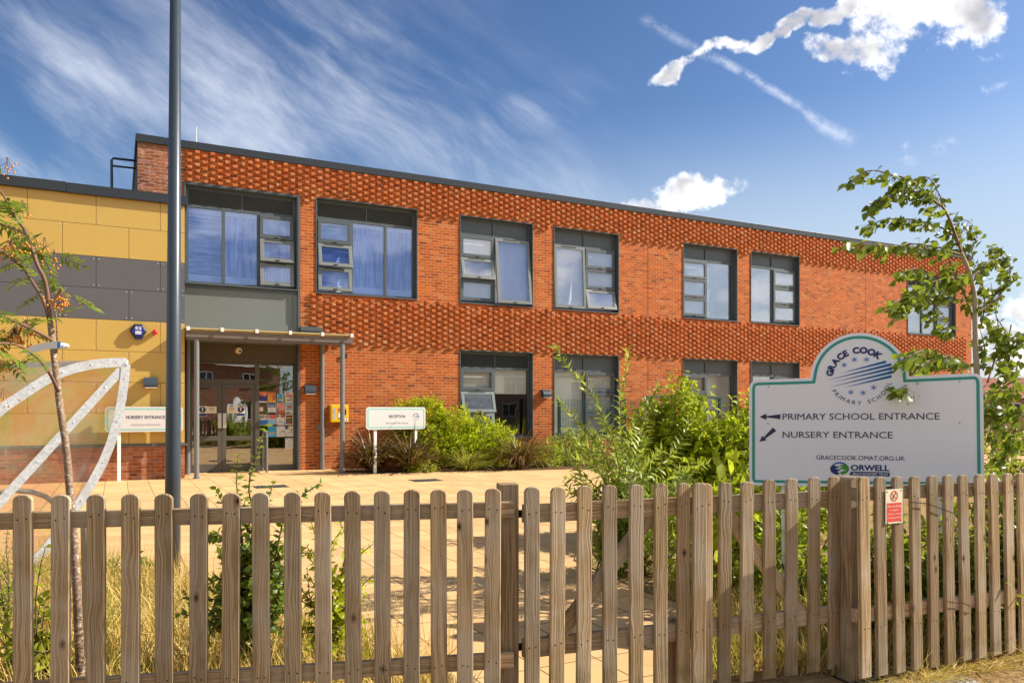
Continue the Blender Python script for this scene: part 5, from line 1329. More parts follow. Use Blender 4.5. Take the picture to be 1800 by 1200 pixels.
# timber fence in the distance
t0 = atz(1718, 720, 27.5); t1 = atz(1900, 720, 25.5)
tf = empty('board_fence', (t0.x, t0.y, 0), math.atan2(t1.y - t0.y, t1.x - t0.x), label='brown upright board fence far off behind the birch branches', category='fence')
L_ = (Vector((t1.x, t1.y, 0)) - Vector((t0.x, t0.y, 0))).length; i = 0; x = 0
pb = MB()
while x < L_:
    w_ = 0.14
    pb.cbox(x, x + w_ - .012, random.uniform(-.006, .006), .022, 0.05, 1.25 + random.uniform(-.02, .02), .003); x += w_ if random.random() < .8 else w_ * 2.2
pb.build('boards', M_wood, tf)
for xx in np.arange(0, L_, 1.8): q = MB(); q.cbox(xx, xx + .1, .03, .13, 0, 1.35, .006); q.build('post', M_wood, tf)
q0 = atz(1720, 720, 19.5); q1 = atz(1990, 720, 17.5)
mesh_fence('mesh_fence', (q0.x, q0.y, 0), (q1.x, q1.y, 0), 1.75, 'thin dark mesh fence right of the school sign with houses beyond', [(0.0, 1.8, .03), (2.4, 1.8, .03)], 0.10, 0.35, M_dark, 0.004)

# ------------------------------------------------------------------ plants
TPL = {   # outlines of one leaf: (along, across, lift); faces
    'ovate': (np.array([(0, 0, 0), (.28, .5, .07), (.62, .40, .06), (1, 0, -.12), (.62, -.40, .06), (.28, -.5, .07), (.3, 0, 0), (.65, 0, -.02)]),
              [(0, 6, 1), (6, 7, 2, 1), (7, 3, 2), (0, 5, 6), (5, 4, 7, 6), (4, 3, 7)]),
    'lance': (np.array([(0, 0, 0), (.3, .5, .08), (1, 0, -.15), (.3, -.5, .08), (.55, 0, .03)]), [(0, 4, 1), (1, 4, 2), (0, 3, 4), (3, 2, 4)]),
    'blade': (np.array([(0, .5, 0), (0, -.5, 0), (.4, .42, .06), (.4, -.42, .06), (.75, .28, 0), (.75, -.28, 0), (1, 0, -.16)]), [(1, 3, 2, 0), (3, 5, 4, 2), (5, 6, 4)]),
    'grass': (np.array([(0, .5, 0), (0, -.5, 0), (.55, .35, .08), (.55, -.35, .08), (1, 0, -.10)]), [(1, 3, 2, 0), (3, 4, 2)]),
    'spray': (np.array([(0, 0, 0), (.35, .42, .05), (.45, .12, 0), (.75, .36, .02), (1, 0, -.1), (.75, -.36, .02), (.45, -.12, 0), (.35, -.42, .05)]), [(0, 2, 1), (0, 7, 6), (0, 6, 2), (2, 6, 4), (2, 4, 3), (6, 5, 4)]),
}
def unit(a): return a / np.maximum(np.linalg.norm(a, axis=-1, keepdims=True), 1e-9)
class Leaves:
    def __init__(s): s.p = []; s.d = []; s.n = []; s.l = []; s.w = []; s.t = []
    def add(s, p, d, l, w, n=None, tone=None):
        s.p.append(tuple(p)); s.d.append(tuple(d)); s.l.append(l); s.w.append(w)
        s.n.append(tuple(n) if n is not None else tuple(rng.normal(size=3) + np.array((0, 0, 0.6))))
        s.t.append(rng.random() if tone is None else tone)
    def many(s, P, Dr, Ln, Wd, Nn, T):
        s.p += list(map(tuple, P)); s.d += list(map(tuple, Dr)); s.l += list(Ln); s.w += list(Wd); s.n += list(map(tuple, Nn)); s.t += list(T)
    def build(s, name, m, parent, kind='ovate', **kw):
        tv, tf_ = TPL[kind]; P = np.array(s.p); Dr = unit(np.array(s.d)); Nn = np.array(s.n)
        side = unit(np.cross(Nn, Dr)); up = np.cross(Dr, side)
        Ln = np.array(s.l)[:, None, None]; Wd = np.array(s.w)[:, None, None]
        V = P[:, None, :] + tv[None, :, 0:1] * Ln * Dr[:, None, :] + tv[None, :, 1:2] * Wd * side[:, None, :] + tv[None, :, 2:3] * Ln * up[:, None, :]
        n, k = len(P), len(tv); V = V.reshape(-1, 3)
        loops = []; sizes = []
        for f in tf_: sizes.append(len(f)); loops += list(f)
        loops = np.array(loops); idx = (np.arange(n)[:, None] * k + loops[None, :]).reshape(-1)
        tot = np.tile(np.array(sizes), n); start = np.concatenate([[0], np.cumsum(tot)[:-1]])
        me = bpy.data.meshes.new(name); me.vertices.add(len(V)); me.vertices.foreach_set('co', V.reshape(-1).astype(np.float32))
        me.loops.add(len(idx)); me.loops.foreach_set('vertex_index', idx.astype(np.int32))
        me.polygons.add(len(tot)); me.polygons.foreach_set('loop_start', start.astype(np.int32)); me.polygons.foreach_set('loop_total', tot.astype(np.int32))
        at = me.attributes.new('leaf_tone', 'FLOAT', 'POINT'); at.data.foreach_set('value', np.repeat(np.array(s.t, dtype=np.float32), k))
        me.update(calc_edges=True); me.validate(); me.materials.append(m)
        o = bpy.data.objects.new(name, me); COL.objects.link(o)
        if parent is not None: o.parent = parent
        for a_, b_ in kw.items(): o[a_] = b_
        return o
def along(pts, t):
    """point and tangent at fraction t of a polyline"""
    pts = [Vector(p) for p in pts]; seg_ = [(pts[i + 1] - pts[i]).length for i in range(len(pts) - 1)]; L = sum(seg_) * t
    for i, q in enumerate(seg_):
        if L <= q or i == len(seg_) - 1: return pts[i].lerp(pts[i + 1], min(L / max(q, 1e-9), 1)), (pts[i + 1] - pts[i]).normalized()
        L -= q
def smoothline(pts, n=3):
    pts = [Vector(p) for p in pts]
    for _ in range(n - 1):
        q = [pts[0]]
        for a_, b_ in zip(pts[:-1], pts[1:]): q += [a_.lerp(b_, .25), a_.lerp(b_, .75)]
        pts = q + [pts[-1]]
    return pts
def rv(s_=1.0): return Vector(rng.normal(size=3) * s_)

# rowan with orange berries, beside the cycle shelter
ZR = 3.95
def zpath(px, Z, dz=0.0, jit=0.0):
    n = len(px); return [atz(x, y, Z + dz * i / max(n - 1, 1) + (rng.normal() * jit if 0 < i else 0)) for i, (x, y) in enumerate(px)]
base = ground(143, 1242); ZR = base.y
rw = empty('rowan_tree', (base.x, base.y, 0), 0, label='slender young tree with feathery leaves and orange berries before the gold wall', category='tree')
def rel(pts, o): return [p - Vector(o.location) for p in pts]
tb = MB()
trunk = smoothline(rel([base + Vector((0, 0, -.03))] + zpath([(141, 1180), (137, 1080), (131, 960), (124, 880), (116, 780), (108, 735), (101, 680), (93, 610), (88, 565)], ZR), rw), 2)
tb.tube(trunk, list(np.linspace(0.023, 0.014, len(trunk))), 9)
tb.build('trunk', M_bark, rw, smooth=True)
limbs = [([(88, 565), (78, 530), (60, 500), (40, 470), (30, 455)], .014, .3), ([(87, 560), (84, 520), (78, 488), (66, 468), (55, 432), (42, 400), (30, 388), (20, 372), (8, 345), (-5, 330)], .015, -.1),
         ([(30, 388), (15, 372), (0, 362), (-30, 340)], .008, .2), ([(92, 598), (60, 580), (30, 566), (0, 555), (-35, 540)], .012, -.4),
         ([(104, 690), (85, 650), (60, 622), (30, 605), (0, 602), (-40, 606)], .011, -.5), ([(97, 632), (101, 605), (100, 575), (97, 540), (88, 515), (76, 495)], .007, .25),
         ([(62, 462), (64, 445), (70, 430)], .006, .1), ([(40, 470), (15, 450), (0, 440), (-30, 425)], .009, -.3), ([(46, 412), (20, 400), (-10, 390)], .007, .3)]
br = MB(); lv = Leaves(); rach = br
def pinnate(p, d, L):
    d = d.normalized(); sag = Vector((0, 0, -0.35)); side = d.cross(Vector((0, 0, 1)) + rv(.35)).normalized(); up = side.cross(d)
    pts = [p + d * L * t + sag * L * t * t * .6 for t in np.linspace(0, 1, 6)]; rach.tube(pts, .0014, 3, cap=False)
    tone = rng.random()
    for i, t in enumerate(np.linspace(.28, 1, 6)):
        q = p + d * L * t + sag * L * t * t * .6
        for sg in ((-1, 1) if i < 5 else (0,)):
            dd = side * sg * .9 + d * (.55 if sg else 1) + Vector((0, 0, -.15)) + rv(.08)
            lv.add(q, dd, L * random.uniform(.34, .44), L * .13, up + rv(.15), min(1, max(0, tone * .7 + rng.random() * .4)))
def berries(p, n=26, r=.05):
    fruit = MB()
    for _ in range(n):
        q = p + Vector((rng.normal() * r, rng.normal() * r, rng.normal() * r * .55)); fruit.sphere(q, .0062, 0, 6, 4)
        fruit.tube([p + Vector((0, 0, .07)), q], .0009, 3, 1, cap=False)
    fruit.build('berry_cluster', [M_berry, M_twig], rw, smooth=True)
for px, r0, dz in limbs:
    pts = smoothline(rel(zpath(px, ZR, dz, .01), rw), 2); br.tube(pts, list(np.linspace(r0 * .85, r0 * .3, len(pts))), 6)
    n = int(3 + r0 * 300)
    for i in range(n):
        t = random.uniform(.35, 1) if i else 1.0
        p, d = along(pts, t)
        pinnate(p, d * .4 + Vector((rng.normal() * .7, rng.normal() * .7, rng.normal() * .35)), random.uniform(.12, .19))
for px in ((108, 530), (112, 538), (60, 440), (40, 375), (78, 440), (26, 600), (10, 640), (45, 585), (30, 590), (8, 455), (20, 445), (-5, 650), (12, 300), (95, 462), (42, 425), (5, 705), (50, 600)):
    big = px in ((108, 530), (112, 538), (26, 600), (45, 585), (30, 590), (-5, 650), (20, 445))
    berries(atz(px[0], px[1], ZR + rng.normal() * .1) - Vector(rw.location), 30 if big else 9, .030 if big else .034)
    for _ in range(1): pinnate(atz(px[0] + rng.normal() * 8, px[1] - 14, ZR) - Vector(rw.location), Vector((rng.normal(), rng.normal(), -.2)), .13)
br.build('branches', M_twig, rw, smooth=True)
lv.build('leaves', L_rowan, rw, 'lance')
b = MB(); a_ = [Vector(p) for p in rel(zpath([(46, 619), (60, 613), (80, 608), (98, 606), (101, 606)], ZR - .035), rw)]
flatbar(b, a_, .035, .004, Vector((0, -1, 0))); flatbar(b, [a_[-1] + Vector((.0, 0, 0)), a_[-1] + Vector((.016, .0, .0))], .034, .005, Vector((0, -1, 0)))
b.m[-6:] = [1] * 6
ctr = a_[-2]; b.tube([ctr + Vector((.035 * math.cos(t) - .01, .045 + .035 * math.sin(t), 0)) for t in np.linspace(0, 6.28, 12)], .012, 5, 0)
b.build('tie_strap', [M_white, M_skyb], None, rw.location, label='white and blue strap tied round the slender rowan trunk', category='strap')
sk = atz(153, 720, 4.08); b = MB(); b.tube([(0, 0, 0), (0.003, 0, .5), (-.006, 0, CH - 205 / F * 4.08)], .027, 10); b.build('tree_stake', M_bark_b, None, (sk.x, sk.y, 0), label='short pale round stake behind the rowan trunk', category='stake')

# birch behind the school sign, bent by the wind
BX = lambda X, Y: (1480 + X / 2.857, 280 + Y / 2.857)
ZBt = 6.7; g0 = atz(1722, 720, ZBt)
bt = empty('birch_tree', (g0.x, g0.y, 0), 0, label='young birch bent leftwards by wind behind the school sign', category='tree')
def bz(pts, Z=ZBt, dz=0): return rel(zpath([BX(*p) for p in pts], Z, dz, .015), bt)
tb = MB()
tpts = [Vector((0, 0, 0)), Vector((-.01, 0, .9))] + bz([(678, 1060), (670, 950), (668, 830), (668, 700), (655, 620), (630, 540), (600, 470)])
tpts = smoothline(tpts, 2); tb.tube(tpts, list(np.linspace(.028, .015, len(tpts))), 8); tb.build('trunk', M_bark_b, bt, smooth=True)
bl = [([(600, 470), (570, 380), (540, 300), (510, 240), (470, 215), (420, 170), (350, 105), (290, 85), (230, 75), (180, 55), (110, 60), (40, 120)], .013, -.3, 46),
      ([(520, 240), (490, 180), (455, 110), (430, 90), (400, 85), (370, 105)], .006, .2, 12),
      ([(600, 480), (540, 460), (480, 440), (420, 430), (340, 420), (280, 440), (200, 430), (130, 430), (20, 410)], .009, -.6, 52),
      ([(570, 390), (500, 340), (430, 320), (350, 300), (290, 300), (210, 300), (130, 330)], .008, .3, 34),
      ([(510, 240), (440, 200), (370, 160), (290, 150), (200, 200), (140, 240)], .007, -.3, 34),
      ([(668, 830), (640, 740), (600, 640), (560, 560), (540, 500), (480, 450), (420, 430)], .011, .4, 30),
      ([(560, 690), (500, 670), (440, 690), (380, 680), (330, 740)], .007, -.8, 44), ([(600, 640), (540, 600), (470, 610), (400, 640), (340, 690), (290, 770)], .007, -.8, 50),
      ([(480, 590), (420, 560), (370, 545), (330, 560)], .005, -.6, 16), ([(470, 690), (380, 700), (290, 700), (235, 740)], .005, -1.0, 12),
      ([(560, 1065), (540, 1010), (470, 1000), (410, 1020), (370, 1070), (330, 1120), (305, 1165)], .010, -1.5, 60), ([(590, 1060), (520, 990), (440, 960), (390, 960), (350, 985), (320, 990)], .007, -1.5, 50),
      ([(330, 1080), (370, 1120), (390, 1190)], .005, -1.4, 14), ([(640, 1060), (600, 1010), (540, 980), (500, 1000)], .006, -.6, 22),
      ([(680, 770), (740, 730), (800, 680), (830, 610), (850, 560), (830, 480), (790, 450), (740, 440)], .009, .5, 30), ([(830, 610), (860, 590), (890, 570)], .004, .3, 7),
      ([(700, 830), (720, 730), (710, 640), (690, 560), (680, 500)], .007, .2, 14), ([(710, 1060), (720, 960), (700, 870), (680, 830)], .007, .2, 8),
      ([(730, 1120), (760, 1030), (790, 930), (790, 850), (770, 760), (760, 700), (750, 620)], .008, .5, 26), ([(850, 830), (835, 900), (830, 1000), (850, 1100)], .006, .2, 22), ([(780, 800), (820, 860), (850, 930), (830, 1050)], .005, .3, 26),
      ([(510, 920), (545, 880), (540, 840), (500, 770), (460, 720)], .006, -.3, 14), ([(630, 540), (640, 460), (670, 420), (680, 370), (650, 320), (610, 300)], .006, .3, 16), ([(600, 470), (600, 400), (590, 330), (560, 290)], .006, .2, 14),
      ([(655, 620), (700, 560), (740, 500), (790, 510), (830, 500)], .006, .3, 18), ([(690, 560), (640, 590), (600, 600), (560, 590)], .005, -.2, 16),
      ([(740, 1720), (800, 1560), (850, 1400), (880, 1330), (905, 1240)], .009, -.6, 22), ([(735, 1740), (800, 1700), (870, 1600), (930, 1500)], .006, -.8, 16), ([(720, 1180), (780, 1160), (850, 1150), (910, 1120)], .006, .4, 18), ([(760, 1300), (820, 1260), (880, 1260), (930, 1230)], .006, -.6, 18),
      ([(735, 1500), (790, 1380), (840, 1250), (870, 1120), (885, 1010)], .007, -.3, 26), ([(730, 1400), (770, 1290), (790, 1180), (800, 1080)], .006, -.2, 20), ([(740, 1600), (820, 1500), (880, 1420), (925, 1400)], .006, -.5, 20), ([(860, 1000), (890, 900), (925, 860), (950, 900)], .005, .1, 14)]
br = MB(); lv = Leaves()
for px, r0, dz, n in bl:
    pts = smoothline(bz(px, ZBt, dz), 2); br.tube(pts, list(np.linspace(r0, r0 * .3, len(pts))), 5)
    for i in range(int(n * 3.2)):
        t = random.uniform(.18, 1.0); p, d = along(pts, t)
        q = p + Vector((rng.normal() * .028 - .02, rng.normal() * .06, rng.normal() * .022 - .03))
        br.tube([p, q], .0014, 3, cap=False)
        dd = Vector((-.75, rng.normal() * .4, -.55)) + rv(.45)
        L = random.uniform(.045, .092); lv.add(q, dd, L, L * .66, rv(1) + Vector((-.2, -.3, .4)))
br.build('branches', M_twig, bt, smooth=True); lv.build('leaves', L_birch, bt, 'ovate')

def stem_plant(o, stems, spacing, L, w, mleaf, kind, up=.5, whorl=3, r0=.009, mstem=M_stem_g, droop=0.0, start=.12, spread=1.0, tip=True):
    br = MB(); lv = Leaves()
    for pts in stems:
        pts = smoothline(pts, 2); br.tube(pts, list(np.linspace(r0, r0 * .3, len(pts))), 5)
        tot = sum((pts[i + 1] - pts[i]).length for i in range(len(pts) - 1)); n = max(2, int(tot * (1 - start) / spacing))
        for i in range(n + 1):
            t = start + (1 - start) * i / n; p, d = along(pts, min(t, 1)); a0 = random.random() * 6.28
            sz = (1.05 - .45 * t)
            e1 = d.cross(Vector((.3, .2, .9))).normalized() if abs(d.z) < .99 else Vector((1, 0, 0)); e2 = d.cross(e1)
            for k in range(whorl):
                a_ = a0 + 6.283 * k / whorl + rng.normal() * .25
                dd = (e1 * math.cos(a_) + e2 * math.sin(a_)) * spread + d * up + Vector((0, 0, -droop)) + rv(.12)
                l_ = L * sz * random.uniform(.75, 1.2); lv.add(p, dd, l_, l_ * w, d + rv(.35), None)
    br.build('stems', mstem, o, smooth=True); return lv.build('leaves', mleaf, o, kind)

# tall lance-leaved shrub right of the path
g0 = ground(1068, 1012); ZW = g0.y
sh = empty('lance_leaved_shrub', (g0.x, g0.y, 0), 0, label='tall open shrub with narrow pale green leaves on upright stems behind the gate', category='shrub')
WX = lambda X, Y: (940 + X / 4, 580 + Y / 4)
ws = [[(590, 1500), (590, 1080), (520, 720), (440, 500), (330, 360), (220, 250), (150, 130)], [(600, 1500), (610, 1080), (600, 700), (605, 500), (640, 300), (660, 140)], [(620, 1500), (640, 1080), (740, 800), (780, 650), (800, 520), (865, 400)],
      [(580, 1500), (570, 1080), (480, 860), (380, 720), (270, 620), (180, 510)], [(640, 1500), (700, 1080), (860, 960), (960, 880), (1040, 760), (1100, 640)], [(570, 1500), (550, 1080), (420, 960), (260, 900), (180, 860)],
      [(620, 1500), (660, 1080), (720, 960), (740, 880), (780, 760)], [(600, 1500), (540, 1100), (430, 980), (330, 780), (250, 720)], [(640, 1500), (760, 1180), (900, 1060), (1040, 1010), (1200, 940)], [(600, 1500), (600, 1000), (560, 800), (490, 640)],
      [(560, 1500), (470, 1200), (340, 1080), (230, 1040)], [(620, 1500), (650, 900), (690, 760), (700, 640)], [(600, 1500), (520, 1150), (380, 1120), (260, 1130)], [(640, 1500), (720, 1250), (840, 1150), (960, 1100)], [(600, 1500), (630, 1200), (560, 1050), (420, 860)], [(650, 1500), (800, 1300), (900, 1200), (1060, 1060)]]
ws += [[(p[0] * .92 + 48 + random.uniform(-50, 50), p[1] + (1500 - p[1]) * .42 + random.uniform(-30, 30)) for p in w_] for w_ in ws]
stems = []
for i, s_ in enumerate(ws):
    dz = rng.normal() * .35; pts = rel(zpath([WX(*p) for p in s_], ZW, dz, .02), sh); pts[0] = Vector((rng.normal() * .06, rng.normal() * .06, 0)); stems.append(pts)
stem_plant(sh, stems, .046, .155, .27, L_willow, 'lance', .85, 3, .008)

# leafy mass shrubs: many twigs filling a lumpy volume
def mass(name, loc, lumps, n, L, w, m, lab, cat, kind='ovate', stemn=14, down=.25, shell=.45, mstem=M_stem, group=None, twig=True):
    o = empty(name, loc, 0, label=lab, category=cat)
    if group: o['group'] = group
    lv = Leaves(); br = MB(); vol = np.array([a[3] * a[4] * a[5] for a in lumps]) ** .7; vol = vol / vol.sum()
    ks = rng.choice(len(lumps), size=n // 5, p=vol)
    for k in ks:
        cx, cy, cz, rx_, ry_, rz_ = lumps[k]
        u = unit(rng.normal(size=3)); rad = 1 - shell * rng.random() ** 1.5
        bump_ = 1 + .16 * math.sin(u[0] * 5 + k) + .14 * math.sin(u[2] * 6 + u[1] * 4 + k * 2)
        c = Vector((cx + u[0] * rx_ * rad * bump_, cy + u[1] * ry_ * rad * bump_, max(.03, cz + u[2] * rz_ * rad * bump_)))
        out = Vector(u)
        tw = (out + rv(.45) + Vector((0, 0, .15))).normalized(); tl = L * random.uniform(1.6, 2.8); tone = rng.random()
        if twig and rad > .75: br.tube([c - tw * tl * .6, c + tw * tl * .7], .0022, 3, cap=False)
        for j in range(5):
            p = c + tw * tl * (j / 4 - .4)
            dd = tw * .5 + rv(.55) + Vector((0, 0, -down)); l_ = L * random.uniform(.7, 1.2)
            lv.add(p, dd, l_, l_ * w, out + rv(.5) + Vector((0, 0, .5)), min(1, max(0, tone * .6 + rng.random() * .45)))
    for i in range(stemn):
        cx, cy, cz, rx_, ry_, rz_ = lumps[rng.choice(len(lumps), p=vol)]
        u = unit(rng.normal(size=3)); e = Vector((cx + u[0] * rx_ * .8, cy + u[1] * ry_ * .8, max(.1, cz + abs(u[2]) * rz_ * .8)))
        b0 = Vector((cx * .35 + rng.normal() * .08, cy * .35 + rng.normal() * .08, 0)); mid = b0.lerp(e, .5) + Vector((0, 0, .12)) + rv(.04)
        br.tube(smoothline([b0, mid, e], 2), [.013, .011, .008, .006, .004, .003][:len(smoothline([b0, mid, e], 2))], 5)
    br.build('stems', mstem, o); lv.build('leaves', m, o, kind); return o
mass('dense_shrub', (2.22, 9.1, 0), [(-.32, 0, .92, .50, .55, .84), (.55, .1, .80, .62, .6, .66), (.15, -.3, .55, .85, .55, .6), (.95, -.2, .5, .5, .5, .55), (-.5, -.1, .5, .4, .5, .5), (.05, -.35, .78, .62, .5, .58)], 27000, .095, .50, L_bush, 'big dense yellow-green bush left of the school sign', 'shrub', stemn=22, down=.6)
gC = fw(2.1, .95)
mass('golden_conifer', gC, [(-.55, .45, 1.15, .75, .35, .62), (.3, .2, .9, .75, .4, .55), (1.1, .45, .75, .7, .4, .5), (-.1, -.1, .5, 1.0, .45, .5), (1.25, .25, .4, .7, .45, .42), (-1.0, .35, 1.2, .45, .35, .52)] , 21000, .085, .62, L_conifer, 'wide golden-green evergreen bush under the brick wall by the reception sign', 'shrub', 'spray', 5, .05)
gD = fw(5.35, 1.7)
mass('low_shrub', gD, [(0, 0, .42, .55, .4, .42), (.6, .3, .48, .5, .4, .4)], 2600, .13, .2, L_willow, 'low feathery green shrub below ground floor window near mesh fence', 'shrub', 'lance', 10, -.1)
mass('low_shrub', fw(1.15, 2.05), [(0, 0, .10, .35, .2, .14)], 500, .06, .6, L_weed, 'small green ground plant at the foot of the reception sign', 'plant', stemn=4)
mass('low_shrub', fw(4.55, 2.0), [(0, 0, .30, .45, .35, .34)], 1100, .10, .25, L_bush, 'small yellow-green shrub right of the tan flax clump', 'shrub', 'lance', 6, 0)
# flax clumps by the wall
def flax(loc, n, L, m, lab, spread=.8, w=.046, droop=.55):
    o = empty('flax_plant', loc, 0, label=lab, category='flax plant', group='flax clumps under the brick wall')
    verts = []; faces = []; tones = []
    for i in range(n):
        a_ = random.random() * 6.283; tilt = random.uniform(.12, 1.0) * spread; l_ = L * random.uniform(.6, 1.15); ww = w * random.uniform(.6, 1.2)
        hd = Vector((math.cos(a_), math.sin(a_), 0)); sd_ = Vector((-math.sin(a_), math.cos(a_), 0)); b0 = hd * random.uniform(0, .12) + sd_ * rng.normal() * .04
        el = math.pi / 2 - tilt; p = b0.copy(); k = 7; o0 = len(verts); t_ = rng.random(); curl = droop * random.uniform(.6, 2.0); tw = rng.normal() * .35
        for j in range(k + 1):
            t = j / k; wj = ww * (1 - t ** 2.2) * (.6 + .8 * min(t * 3, 1) * .5) / 2 + .0015
            dirv = hd * math.cos(el) + Vector((0, 0, 1)) * math.sin(el); nn = dirv.cross(sd_); s2 = sd_ * math.cos(tw * t) + nn * math.sin(tw * t)
            verts += [p + s2 * wj, p - nn * wj * .35, p - s2 * wj]; tones += [t_] * 3
            p = p + dirv * l_ / k; el -= curl / k * (1 + t * 1.6)
            if p.z < .02: p.z = .02
        for j in range(k):
            q = o0 + j * 3; faces += [(q, q + 1, q + 4, q + 3), (q + 1, q + 2, q + 5, q + 4)]
    me = bpy.data.meshes.new('blades'); me.from_pydata([tuple(v) for v in verts], [], faces); at = me.attributes.new('leaf_tone', 'FLOAT', 'POINT'); at.data.foreach_set('value', tones); me.materials.append(m)
    q = bpy.data.objects.new('blades', me); COL.objects.link(q); q.parent = o; return o
flax(fw(.12, 1.45), 230, 1.3, L_phorm, 'dark brown flax clump left of the reception sign', .95)
flax(fw(.98, 1.72), 230, 1.3, L_phorm, 'dark brown flax clump behind the two posts of the reception sign', .9)
flax(fw(2.3, 2.05), 170, .8, L_phorm_g, 'green and brown flax clump right of the reception sign', 1.15, .026)
flax(fw(3.72, 2.2), 240, 1.3, L_phorm, 'tall tan flax clump below the ground floor window with tilted vents', .75, .03, .8)

# saplings and weeds behind the left fence
def twiggy(name, gx, gy, targets, L, w, m, lab, cat, spacing=.045, whorl=2, kind='ovate', sub=5, r0=.008):
    g_ = ground(gx, gy); o = empty(name, g_, 0, label=lab, category=cat); stems = []
    for path in targets:
        pts = rel(zpath(path, g_.y, rng.normal() * .12, .015), o); pts = [Vector((rng.normal() * .02, rng.normal() * .02, 0))] + pts; stems.append(pts)
        sp_ = smoothline(pts, 2)
        for i in range(sub):
            p, d = along(sp_, random.uniform(.15, .62)); dd = (d * .5 + rv(.55) + Vector((0, 0, .2))).normalized() * random.uniform(.12, .30)
            stems.append([p, p + dd * .5 + Vector((0, 0, .02)), p + dd])
    stem_plant(o, stems, spacing, L, w, m, kind, .5, whorl, r0, M_stem, .1, .12); return o
twiggy('beech_sapling', 430, 1178, [[(435, 1100), (440, 1000), (445, 900), (435, 850), (452, 800), (462, 760), (466, 748)], [(425, 1090), (410, 980), (395, 890), (380, 860)], [(440, 1080), (430, 980), (415, 860), (418, 800)], [(450, 1100), (480, 1000), (500, 900), (530, 870), (562, 850)], [(420, 1110), (400, 1040), (385, 960)], [(440, 1090), (470, 980), (465, 900), (480, 850)], [(430, 1120), (440, 1040), (420, 940), (430, 880)], [(445, 1120), (495, 1060), (505, 960)], [(420, 1140), (390, 1100), (375, 1060)]],
       .068, .70, L_beech, 'dark green leafy sapling with one tall shoot behind the left fence', 'sapling', .034, 2, 'ovate', 12)
twiggy('hornbeam_sapling', 582, 1172, [[(578, 1100), (570, 1020), (560, 960), (545, 910)], [(585, 1090), (600, 1010), (612, 950), (590, 900)], [(580, 1100), (560, 1040), (580, 960), (600, 930)], [(590, 1130), (620, 1080), (628, 1050)], [(580, 1110), (545, 1060), (540, 1000)], [(590, 1110), (615, 1040), (640, 1010)], [(575, 1130), (560, 1090), (590, 1060)]],
 .054, .64, L_beech_l, 'yellow-green small-leaved sapling behind the left fence beside the dark one', 'sapling', .034, 2, 'ovate', 10, .006)
twiggy('beech_sapling', 352, 1165, [[(352, 1130), (345, 1060), (365, 1010)], [(356, 1140), (372, 1090), (390, 1060)]], .055, .66, L_beech, 'small dark green seedling low between two left fence pickets', 'sapling', .045, 2, 'ovate', 4, .005)
twiggy('docken_weed', 70, 1225, [[(70, 1150), (60, 1070), (70, 1000), (80, 960)], [(60, 1150), (40, 1080), (20, 1040)], [(80, 1150), (85, 1090), (75, 1050)], [(60, 1180), (30, 1130), (8, 1090)], [(50, 1190), (10, 1140), (-20, 1080)], [(85, 1180), (95, 1130), (85, 1090)]], .085, .55, L_weed, 'yellow-green weed with broad leaves at the far left of the fence', 'weed', .07, 2, 'ovate', 4, .006)
twiggy('thistle_plant', 12, 1150, [[(14, 1080), (16, 1010), (10, 960), (14, 930)], [(10, 1090), (0, 1020), (-5, 970)], [(16, 1060), (26, 1000), (24, 955)]], .06, .2, L_willow, 'spiky green thistle behind the leftmost pickets', 'weed', .03, 3, 'lance', 4, .006)
twiggy('evergreen_seedling', 254, 1018, [[(254, 1000), (252, 985)], [(258, 1000), (264, 988)], [(250, 1004), (244, 990)]], .075, .5, L_beech, 'small bright green seedling in grass left of the lamp post', 'plant', .03, 3, 'ovate', 2, .005)
# planting behind the gate and the right fence
def behind(px, pz, Z): p = atz(px, 720, Z); return (p.x, p.y, 0)
mass('leafy_shrub', behind(1165, 0, 7.0), [(0, 0, .42, .40, .35, .42), (-.3, .1, .35, .3, .3, .35)], 1500, .10, .25, L_willow, 'knee-high narrow-leaved shrub seen through the middle of the gate', 'shrub', 'lance', 10, 0)
mass('yellow_leaved_plant', behind(1250, 0, 5.9), [(0, 0, .55, .10, .10, .42), (.08, .0, .8, .10, .08, .16)], 90, .17, .45, L_beech_l, 'plant with large bright yellow leaves standing up behind the gate meeting', 'plant', 'ovate', 6, -.5)
mass('laurel_shrub', behind(1285, 0, 6.3), [(0, 0, .45, .40, .35, .42), (.35, .15, .5, .35, .3, .42)], 1300, .10, .45, L_bush, 'broad-leaved green shrub behind the right gate leaf', 'shrub', stemn=10)
mass('laurel_shrub', behind(1440, 0, 5.75), [(0, 0, .50, .34, .25, .40), (-.35, .1, .30, .3, .3, .3)], 1000, .07, .5, L_hedge, 'dark shrub under the left half of the school sign', 'shrub', stemn=10)
for i, (px, Z, h, n, lab) in enumerate(((1560, 4.95, .72, 2300, 'tangled yellow-green shrub behind the no smoking notice'), (1660, 5.0, .80, 2300, 'tangled shrub behind the right fence below the right end of the school sign'), (1765, 5.35, 1.02, 3000, 'tall leafy shrub behind the far right pickets, higher than the fence'), (1850, 5.2, .95, 1500, 'leafy shrub behind the last pickets at the far right edge'))):
    mass('hedge_shrub', behind(px, 0, Z), [(0, 0, h * .55, .34, .26, h * .5), (.12, .1, h * .35, .38, .28, h * .4)], n, .062, .55, L_hedge, lab, 'shrub', stemn=16, mstem=M_twig, group='shrubs behind the right fence')
mass('garden_shrub', behind(1790, 0, 15.5), [(0, 0, .5, 1.0, .6, .6), (1.0, .1, .6, .8, .6, .7)], 2600, .10, .5, L_bush, 'green shrub far off at the foot of the dark mesh fence', 'shrub', stemn=8)

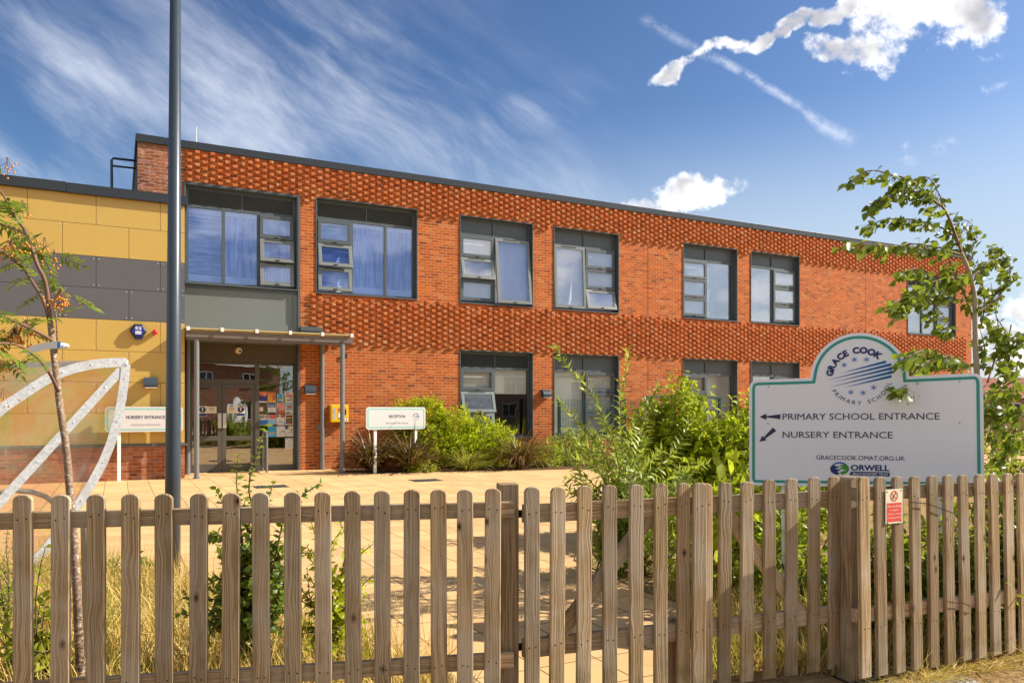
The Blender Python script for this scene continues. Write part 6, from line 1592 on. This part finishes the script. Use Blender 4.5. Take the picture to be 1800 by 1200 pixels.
# grass
def blades(name, polys, n, h0, h1, w, m, lean=.5, tuft=0.0, lab=None):
    lv = Leaves(); pts = []
    for poly_, k in polys:
        P_ = np.array(poly_); lo, hi = P_.min(0), P_.max(0); c = 0
        cl = [rng.uniform(lo, hi) for _ in range(max(3, k // 40))]
        while c < k:
            q = rng.uniform(lo, hi) if rng.random() > tuft else cl[rng.integers(len(cl))] + rng.normal(size=2) * .06
            ins = False; j = len(P_) - 1
            for i in range(len(P_)):
                if (P_[i][1] > q[1]) != (P_[j][1] > q[1]) and q[0] < (P_[j][0] - P_[i][0]) * (q[1] - P_[i][1]) / (P_[j][1] - P_[i][1]) + P_[i][0]: ins = not ins
                j = i
            if ins: pts.append(q); c += 1
    N_ = len(pts); pts = np.array(pts); P3 = np.c_[pts, np.full(N_, .008)]
    Dr = np.c_[rng.normal(size=(N_, 2)) * lean, np.ones(N_)] + np.array([-.12, 0, 0]); Ln = rng.uniform(h0, h1, N_) * (.6 + .8 * rng.random(N_)); Wd = w * rng.uniform(.6, 1.4, N_)
    lv.many(P3, Dr, Ln, Wd, rng.normal(size=(N_, 3)), rng.random(N_))
    o = lv.build(name, m, None, 'grass'); o['kind'] = 'stuff'; return o
NEAR_L = [(-3.2, 3.10), (-2.04, 3.33), (-0.26, 3.70), (-0.36, 4.30), (-1.05, 5.05), (-1.95, 5.9), (-2.95, 6.75), (-4.2, 7.4), (-5.2, 7.2), (-4.2, 4.6)]
FAR_L = [(-4.4, 5.0), (-2.2, 5.2), (-2.0, 5.85), (-2.95, 6.8), (-4.2, 7.45), (-5.4, 7.3)]
LOW_R = [(1.05, 4.3), (1.9, 4.35), (3.2, 4.95), (3.4, 6.0), (1.6, 6.6), (1.12, 6.3), (1.45, 5.7), (1.30, 5.1)]
blades('dry_grass', [(NEAR_L, 15000), (LOW_R, 4500)], 0, .12, .30, .0065, L_grass, .55, .35)
blades('green_grass', [(NEAR_L, 2200), (LOW_R, 2600), (BED_R, 1500)], 0, .08, .26, .007, L_grass_g, .5, .7)
LIP = [(1.95, 4.06), (3.0, 4.52), (4.2, 5.05), (4.3, 5.2), (3.0, 4.72), (1.95, 4.22)]
straw = blades('straw_litter', [(LIP, 1500)], 0, .07, .22, .004, L_grass, 3.5, .4)
polyground('verge', [(1.62, 3.98), (2.3, 4.02), (3.0, 4.28), (5.2, 5.2), (14, 9.2), (14, 9.66), (3.0, 4.62), (1.90, 4.10), (1.75, 4.16)], 0.004, M_soil)
# seed heads standing at the edge of the bed
lv = Leaves()
for i in range(420):
    q = rng.uniform(0, 1); a_ = Vector((-0.5, 4.5, 0)).lerp(Vector((-4.0, 7.2, 0)), q) + Vector((rng.normal() * .18, rng.normal() * .18, 0))
    lv.add(a_, Vector((rng.normal() * .15, rng.normal() * .15, 1)), random.uniform(.25, .5), .004, tone=.8)
lv.build('seed_stalks', L_grass, None, 'grass')['kind'] = 'stuff'
